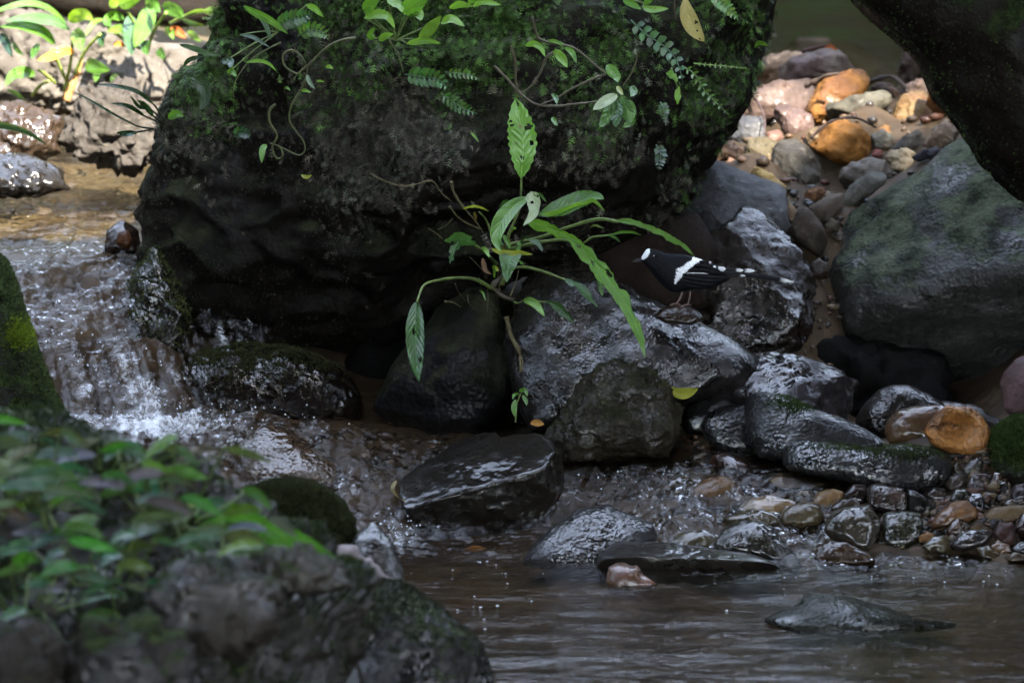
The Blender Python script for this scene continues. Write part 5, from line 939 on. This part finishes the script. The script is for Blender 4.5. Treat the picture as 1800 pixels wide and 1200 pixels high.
# ------------------------------------------------------------------ driftwood, twigs, fallen leaves
dw = Thing('driftwood', 'pale weathered piece of driftwood on the near bank', 'driftwood', P(640, 1020, -.95))
stem(dw, F0, [(588,990),(615,978),(650,1000),(668,1020)], -1.0, 22, 9, (.20,.17,.17), 'wood_piece', 'wood', wob=.5); stem(dw, F0, [(655,1005),(680,1018),(702,1036)], -1.0, 9, 6, (.20,.17,.17), 'wood_piece', 'wood', wob=.5); stem(dw, F0, [(585,1000),(610,1030),(640,1035)], -.95, 20, 8, (.03,.025,.02), 'wood_piece', 'wood', wob=.5)
def twig(label, fr, pts, Y, r, col, name='twig'):
    o = stem(None, fr, pts, Y, r, r*.6, col, name, 'wood', wob=.4); tag(o, label, 'twig'); return o
twig('dark curved twig lying across the orange round rock', Z4, [(700,525),(745,480),(800,440),(880,420),(950,428),(1030,470)], (1.48,1.5), 7, (.05,.035,.03))
twig('thin dark stick between the flat brown mauve rock and the oval stone', Z4, [(420,320),(450,370),(470,430),(465,500)], (1.75,1.62), 6, (.06,.04,.04))
twig('dark stick lying on the tilted orange rock', Z4, [(675,262),(720,240),(770,212),(840,198)], (1.85,1.8), 15, (.045,.032,.025))
twig('dark bark strip on top of the pink mauve rock', Z4, [(665,85),(720,72),(780,60),(830,78)], (2.1,2.05), 11, (.05,.025,.02))
twig('dark litter stick behind the long grey cobble', Z4, [(985,245),(1040,225),(1110,215),(1180,270)], (1.95,1.9), 14, (.035,.028,.025))
twig('short upright stick in the gravel by the right mossy rock', ZD, [(1582,660),(1585,705),(1580,750)], .2, 5, (.10,.08,.06))
def fallen(label, fr, pts, Y, hw, col, **kw):
    me, c = leaf_mesh('fallen_leaf', to3(fr, pts, *(Y if isinstance(Y, tuple) else (Y, Y))), hw/fr[2]*mpp(0), **kw); o = link('fallen_leaf', me, M['deadleaf'], color=col); tag(o, label, 'leaf')
fallen('yellow green fallen leaf beside the black wet pointed rock', ZC, [(775,312),(820,335),(860,335),(905,318)], .47, 26, (.26,.26,.03), twist=.3, shape='oval')
fallen('small orange fallen leaf above the block of rock', ZC, [(198,465),(225,462),(255,468)], (.42,.41), 16, (.45,.22,.06), shape='oval', twist=.2)
fallen('orange fallen leaf floating below the block of rock', F0, [(815,966),(835,962),(855,963)], (.1,.09), 9, (.40,.16,.06), twist=.9, shape='oval')
fallen('curled tan dead leaf stuck to the left end of the block', ZB, [(960,400),(945,440),(975,480),(1005,500)], (.12,.1), 22, (.25,.20,.11), twist=.5, roll=1.2)
fallen('red dead leaf on top of the pink mauve rock', Z4, [(770,70),(800,62),(832,82)], (2.0,2.0), 12, (.25,.06,.02), shape='oval')
# ------------------------------------------------------------------ hollow broken rock
def broken_rock():
    q = uz(ZD, [(1178,425),(1210,370),(1250,330),(1290,298),(1340,305),(1400,308),(1462,348),(1492,420),(1465,500),(1405,545),(1300,520),(1215,482)]); cx, cy, A = poly_centroid(q); Y = .40; m = mpp(Y); c0 = P(cx, cy, Y)
    rr = outline_r([(x, -y) for x, y in q], cx, -cy, smooth=1); d, f = ico(6); rho = np.hypot(d[:, 0], d[:, 1]); th = np.arctan2(d[:, 1], d[:, 0])
    x = (th+math.pi)/(2*math.pi)*240; i = np.floor(x).astype(int); w = x-i; r = (rr[i % 240]*(1-w)+rr[(i+1) % 240]*w)*m; u = r*rho**.7; size = math.sqrt(A)*m
    px, pu = u*np.cos(th), u*np.sin(th); pf = .45*size*np.sign(d[:, 2])*abs(d[:, 2])**.7
    p = np.stack([px, pu, pf], 1); n1 = fbm(p/size*3+4, 3, 4); n2 = fbm(np.round(p/size*5, 0)*1.7+9, 8, 2)
    frt = np.clip(-d[:, 2]*1.6, 0, 1); hol = frt*np.exp(-((px+.02*size)/(.36*size))**2-((pu-.08*size)/(.26*size))**2)
    p[:, 2] += size*(.50*hol+.06*frt*n2); p += d*(n1*.03*size)[:, None]
    v = c0+p@np.stack([RT, UP, FW]); me = mesh_np('broken_rock', v, f)
    o = link('broken_rock', me, M['brokenin'], color=(.26,.115,.032)); tag(o, 'broken orange rock with a hollow jagged face above the gravel', 'rock')
M['brokenin'] = rock_mat('broken_orange_stone', 14, 0.6, 0.7, (0.35, 0.6), 0.5, 0.15, 1.0, pit=0.5, pit_scale=70, second=(0.07, 0.03, 0.012), second_amt=0.35)
broken_rock()
# ------------------------------------------------------------------ the bird
def bird():
    YB = 0.50; m = mpp(YB)/Z5[2]; b = Thing('bird', 'black and white long tailed bird standing above the sloping grey rock', 'bird', P(1050+555/3.751, 380+590/3.751, YB))
    def Q(x, y, off=0.0):                                      # zoomed photo point + distance toward the camera in the same units
        p = P(Z5[0]+x/Z5[2], Z5[1]+y/Z5[2], YB); return p+np.array([0, -off*m, 0])
    def mat(name, rough, attr=False, sheen=0.0):
        t = NT(name); p = t.pos(False); bs = t.n('ShaderNodeBsdfPrincipled'); col = t.ocol()
        if attr:
            a = t.n('ShaderNodeAttribute'); a.attribute_name = 'white'; col = t.mix(a.outputs['Fac'], (0.004, 0.0045, 0.006), (0.78, 0.79, 0.80))
        c = t.mix(t.map(t.noise(p, 260, 3), .35, .7, 0, .45), col, t.mix(1.0, col, (.5, .5, .55), 'MULTIPLY')); t.l(c, bs.inputs['Base Color']); bs.inputs['Roughness'].default_value = rough
        mp = t.n('ShaderNodeMapping'); mp.inputs['Scale'].default_value = (110, 260, 420); t.l(p, mp.inputs[0])
        t.l(t.bump(t.noise(mp.outputs[0], 1.0, 3), .55, .002), bs.inputs['Normal']); bs.inputs['Specular IOR Level'].default_value = .08; bs.inputs['Sheen Weight'].default_value = sheen; bs.inputs['Sheen Roughness'].default_value = .4
        t.l(bs.outputs[0], t.out.inputs[0]); return t.m
    plum = mat('bird_plumage', .5, True, 0.0); feath = mat('bird_feather', .42, True); horn = mat('bird_horn', .35)
    st = np.array([(292,266,298,9),(302,252,306,17),(315,232,320,25),(330,216,338,31),(350,216,362,36),(375,219,395,40),(405,226,428,45),(440,241,466,51),(490,247,500,57),(550,250,503,57),(610,262,490,52),(680,283,470,42),(750,311,452,32),(820,334,420,21),(880,350,393,11),(900,356,386,6)], float)
    ns, k = 150, 96; s = catmull(st, ns); a = np.linspace(0, 2*math.pi, k, endpoint=False)
    yc = (s[:, 1]+s[:, 2])/2; hh = (s[:, 2]-s[:, 1])/2
    X = np.repeat(s[:, 0][:, None], k, 1); Yp = yc[:, None]-hh[:, None]*np.cos(a)[None]; O = s[:, 3][:, None]*np.sign(np.sin(a))[None]*np.abs(np.sin(a))[None]**.85
    pix = np.stack([X.ravel(), Yp.ravel(), O.ravel()], 1); rough = fbm(pix/14, 5, 2)*1.3; pix[:, 1] += rough; pix[:, 2] += rough
    v = np.array([Q(x, y, o) for x, y, o in pix]); f = []
    i, j = np.meshgrid(np.arange(k), np.arange(ns-1)); q = np.stack([(j*k+i).ravel(), (j*k+(i+1) % k).ravel(), ((j+1)*k+(i+1) % k).ravel(), ((j+1)*k+i).ravel()], 1)
    v = np.vstack([v, v[:k].mean(0), v[-k:].mean(0)]); tri = [(len(v)-2, (n+1) % k, n) for n in range(k)]+[(len(v)-1, (ns-1)*k+n, (ns-1)*k+(n+1) % k) for n in range(k)]
    me = mesh_np('body', v, [q, np.array(tri)])
    def inside(poly, x, y):
        r = np.zeros(len(x), bool); n = len(poly)
        for t in range(n):
            x1, y1 = poly[t]; x2, y2 = poly[(t+1) % n]; c = ((y1 > y) != (y2 > y)) & (x < (x2-x1)*(y-y1)/(y2-y1+1e-9)+x1); r ^= c
        return r
    fore = [(285,278),(296,258),(314,200),(346,205),(349,226),(338,250),(322,272),(304,284)]
    band = [(632,262),(700,262),(688,292),(650,305),(612,332),(578,366),(552,398),(532,412),(512,440),(503,434),(512,418),(506,404),(520,398),(510,384),(524,376),(512,362),(530,352),(516,344),(548,328),(585,303),(622,284)]
    jx = pix[:, 0]+3.2*vnoise(pix/5.0, 3); jy = pix[:, 1]+3.2*vnoise(pix/5.0, 9); w = inside(fore, jx, jy) | inside(band, jx, jy)
    vattr(me, 'white', np.concatenate([w.astype(float), [1, 0]])); part('body', me, plum, b)
    # bill: upper and lower mandible
    for nm, pts, r0 in (('upper_bill', [(312,281),(275,287),(245,294),(221,303)], 9), ('lower_bill', [(314,294),(280,297),(250,300),(228,304)], 6)):
        tv, tq, tt = tube_arrays([Q(x, y) for x, y in pts], r0*m, .8*m, 14, 10, 0); part(nm, mesh_np(nm, tv, [tq, tt]), horn, b, (.05,.05,.055))
    for sg in (1, -1):
        d, f2 = ico(3); e = part('eye', mesh_np('eye', Q(372, 258, sg*36.5)+d*10*m, f2), horn_gloss(), b, (.008,.006,.005))
    def feather(name, pts, wd, off, white=None, parent=b, up=.25, grey=0.0):
        n, nu = 22, 7; c = catmull(np.array(pts, float), n); t = np.gradient(c, axis=0); t /= np.linalg.norm(t, axis=1)[:, None]; nr = np.stack([-t[:, 1], t[:, 0]], 1); vv = np.linspace(0, 1, n)
        ww = wd*np.clip(vv*5+.35, 0, 1)*np.clip((1-vv)*7, .04, 1)**.5; u = np.linspace(-1, 1, nu); P3 = []; wh = []
        off0, off1 = off if isinstance(off, tuple) else (off, off)
        for a1 in range(n):
            for b1 in u:
                xy = c[a1]+nr[a1]*ww[a1]*b1; P3.append(Q(xy[0], xy[1], off0+(off1-off0)*vv[a1]+ww[a1]*.30*(1-b1*b1)-ww[a1]*up*b1)); jag = .03*math.sin(b1*9+a1)
                wh.append(grey if white is None else max(grey, float(white[0]+jag < vv[a1] < white[1]+jag)))
        me = mesh_np(name, np.array(P3), grid_faces(nu, n)); vattr(me, 'white', wh); return part(name, me, feath, parent)
    # folded wing, feather by feather
    for pts, wd, off, wh in (([(560,372),(650,388),(760,400),(880,404)], 17, (60,26), None), ([(555,392),(640,412),(750,424),(862,414)], 17, (58,24), None), ([(550,412),(630,434),(720,446),(830,430)], 16, (55,22), None), ([(545,430),(610,452),(690,464),(790,448)], 14, (50,20), None),
                             ([(600,345),(680,352),(770,368),(850,378)], 18, (60,28), None), ([(640,315),(700,325),(760,345),(812,362)], 17, (54,30), None), ([(575,372),(600,365),(680,366),(790,377)], 3.0, (64,36), (.12,.9)), ([(670,290),(710,298),(735,300),(752,296)], 10, (44,38), (.8,1.2)), ([(690,305),(730,316),(765,328),(782,326)], 10, (42,34), (.8,1.2))):
        feather('wing_feather', pts, wd, off, wh)
    # stepped forked tail
    for pts, wd, off, wh in (([(740,330),(780,338),(812,343),(846,344)], 16, (26,22), (.5,1.2)), ([(780,345),(850,350),(910,354),(963,354)], 13, (20,14), (.74,1.2)), ([(790,352),(880,356),(960,356),(1038,359)], 13, (16,8), (.76,1.2)), ([(800,368),(940,378),(1120,402),(1293,434)], 15, (16,4), (.86,1.2)),
                             ([(800,378),(870,386),(930,388),(982,388)], 9, (20,12), (.82,1.0)), ([(810,372),(950,386),(1100,402),(1230,424)], 11, (6,-6), None), ([(800,366),(900,374),(1000,382),(1060,388)], 12, (10,-2), None)):
        feather('tail_feather', pts, wd, off, wh, grey=0.012 if pts[-1][0] > 1050 else 0.015)
    # legs, pale pink, toes on the rock
    for x0, y0, x1, y1, off in ((560,495,520,572,26), (612,480,596,588,-20)):
        tv, tq, tt = tube_arrays([Q(x0, y0, off), Q((x0+x1)/2+6, (y0+y1)/2, off), Q(x1, y1, off)], 7*m, 4.2*m, 12, 8, .1); leg = part('leg', mesh_np('leg', tv, [tq, tt]), horn, b, (.20,.14,.125))
        for dx, dy, do in ((-46,10,4), (-38,8,26), (-34,12,-18), (26,6,2)):
            tv, tq, tt = tube_arrays([Q(x1, y1, off), Q(x1+dx*.5, y1+dy*.2-3, off+do*.5), Q(x1+dx, y1+dy, off+do)], 3.8*m, 2.2*m, 8, 6, .1); part('toe', mesh_np('toe', tv, [tq, tt]), horn, leg, (.20,.14,.125))
def horn_gloss():
    if 'eye' not in M:
        t = NT('bird_eye'); bs = t.n('ShaderNodeBsdfPrincipled'); bs.inputs['Roughness'].default_value = .05; bs.inputs['Coat Weight'].default_value = 1.0
        t.l(t.mix(t.noise(t.pos(False), 400, 2), (.006,.005,.004), (.02,.012,.008)), bs.inputs['Base Color']); t.l(bs.outputs[0], t.out.inputs[0]); M['eye'] = t.m
    return M['eye']
bird()
# ------------------------------------------------------------------ bubbles and splash drops
def bubbles():
    rg = np.random.default_rng(77); tv, tf = ico(2); V, Fc = [], []; base = 0
    def put(x, y, z, r, flat=1.0):
        nonlocal base
        V.append(tv*np.array([r, r, r*flat])+[x, y, z]); Fc.append(tf+base); base += len(tv)
    for _ in range(55):                                             # foam bubbles drifting on the pool
        px = rg.normal(840, 120); Y = rg.uniform(-0.75, 0.1); q = P(px, 600, Y); put(q[0], Y, 0.0005, float(np.exp(rg.uniform(-7.2, -5.7))), .5)
    for _ in range(26):
        px = rg.uniform(1380, 1780); Y = rg.uniform(-0.2, 0.03); q = P(px, 600, Y); put(q[0], Y, 0.001, rg.uniform(.001, .0028), .6)
    for px, Y, n, s, h in ((290,.53,110,.09,.05), (430,.48,40,.07,.03), (200,.6,50,.06,.07), (695,.16,40,.025,.03), (1080,.3,20,.05,.02), (1250,.22,14,.04,.02)):
        for _ in range(n):
            q = P(px, 600, Y); x = q[0]+rg.normal(0, s); y = Y+rg.normal(0, s*.4); z = float(WL(np.array([x]), np.array([y]))[0]); put(x, y, max(z, 0)+.006+abs(rg.normal(0, h*.5)), rg.uniform(.0005, .0018))
    t = NT('foam_bubble'); b = t.n('ShaderNodeBsdfPrincipled'); p = t.pos(False)
    t.l(t.mix(t.noise(p, 300, 2), (.45,.47,.48), (.75,.77,.78)), b.inputs['Base Color']); b.inputs['Roughness'].default_value = .15; b.inputs['Coat Weight'].default_value = 1.0
    tr = t.n('ShaderNodeBsdfTransparent'); ms = t.n('ShaderNodeMixShader'); ms.inputs[0].default_value = .55; t.l(tr.outputs[0], ms.inputs[1]); t.l(b.outputs[0], ms.inputs[2]); t.l(ms.outputs[0], t.out.inputs[0])
    o = link('foam_bubbles', mesh_np('foam_bubbles', np.vstack(V), np.vstack(Fc)), t.m, origin=(0, 0, 0)); o['kind'] = 'stuff'; o['label'] = 'foam bubbles and splash drops on the stream'; o['category'] = 'foam'
bubbles()
# ------------------------------------------------------------------ forest around the stream; unseen canopy and boughs added to shade it
def forest():
    rg = np.random.default_rng(99); P_, S_ = [], []
    def blob(c, r, n, s):
        d = rg.normal(size=(n, 3)); d /= np.linalg.norm(d, axis=1)[:, None]; rad = rg.uniform(0.35, 1, n)**0.5
        P_.append(np.array(c)+d*np.array(r)*rad[:, None]); S_.append(rg.uniform(0.7, 1.3, n)*s)
    for k in range(26):                                           # wall of trees all round
        a = 2*math.pi*k/26+rg.uniform(-.08, .08); rad = rg.uniform(8, 10.5); c = np.array([math.sin(a)*rad, math.cos(a)*rad])
        if math.cos(a) < 0: c[1] = c[1]*1.75
        h = (rg.uniform(4.8, 6.2) if math.cos(a) > 0.42 else rg.uniform(13, 16)) if math.cos(a) > 0 else rg.uniform(16, 21)
        if abs(c[0]) < 3.2 and c[1] < -9: c[1] = -18
        blob((c[0], c[1], h*0.5), (2.3, 2.3, h*0.5), 900, 0.5)
    # unseen high canopy added over the viewer's side to cut the front light
    n = 16000; P_.append(np.stack([rg.uniform(-10, 10, n), rg.uniform(-16, -3.4, n), rg.uniform(7.5, 10.5, n)], 1)); S_.append(rg.uniform(0.5, 0.8, n))
    # unseen boughs added to block the sun; holes cut for two sunlit patches
    n = 30000; g = np.stack([rg.uniform(-3.0, 3.0, n), rg.uniform(-4.5, 7.5, n), np.full(n, 0.4)], 1)
    g = g[(g[:, 1] < 4.0) | (np.abs(g[:, 0]-0.6) < 1.1)]; n = len(g)
    P_.append(g+SUN*rg.uniform(7.0, 9.5, n)[:, None]); S_.append(np.full(n, 0.22))
    p = np.vstack(P_); s = np.concatenate(S_)
    tt = (p[:, 2]-0.4)/SUN[2]; gx = p[:, 0]-SUN[0]*tt; gy = p[:, 1]-SUN[1]*tt; high = p[:, 2] > 2.5
    mg = s*0.45; A = ((np.abs(gx+1.04) < 0.38+mg) & (np.abs(gy-2.05) < 0.72+mg)) | ((np.abs(gx+1.0) < 0.30+mg) & (np.abs(gy-2.7) < 0.5+mg))
    B = (((gx-0.52)/(0.24+mg))**2+((gy-1.82)/(0.42+mg))**2 < 1) & (gy < 2.3) & (rg.uniform(size=len(p)) < 0.93)
    k = ~(high & (A | B)); p = p[k]; s = s[k]; n = len(p)
    d1 = rg.normal(size=(n, 3)); d1 /= np.linalg.norm(d1, axis=1)[:, None]; d2 = np.cross(d1, rg.normal(size=(n, 3))); d2 /= np.linalg.norm(d2, axis=1)[:, None]
    v = np.stack([p-d1*s[:, None]*0.6, p+d2*s[:, None]*0.32, p+d1*s[:, None]*0.6, p-d2*s[:, None]*0.32], 1).reshape(-1, 3)
    f = np.arange(n*4).reshape(-1, 4)
    col = np.array([0.035, 0.06, 0.018])*rg.uniform(0.6, 1.5, (n, 1)); col = np.repeat(col, 4, 0)
    vs = [v]; fs = [f]; cs = [col]; base = len(v)
    for k in range(26):
        a = 2*math.pi*k/26; rad = 9.2; c = np.array([math.sin(a)*rad, math.cos(a)*rad])
        if math.cos(a) < 0: c[1] *= 1.75
        if abs(c[0]) < 3.2 and c[1] < -9: c[1] = -18
        tv, tq, tt = tube_arrays([(c[0], c[1], -0.5), (c[0]+.2, c[1], 5), (c[0]*.96, c[1]*.96, 11)], 0.28, 0.12, 10, 8, 0.1, k)
        vs.append(tv); fs += [tq+base, tt+base]; base += len(tv); cs.append(np.tile([[0.06, 0.045, 0.03]], (len(tv), 1)))
    me = mesh_np('forest', np.vstack(vs), fs, smooth=False); cattr(me, 'col', np.vstack(cs))
    o = link('forest', me, M['foliage'], origin=(0, 0, 0)); o['kind'] = 'stuff'; o['label'] = 'dark forest around the stream with unseen boughs added to shade it'; o['category'] = 'forest'
forest()
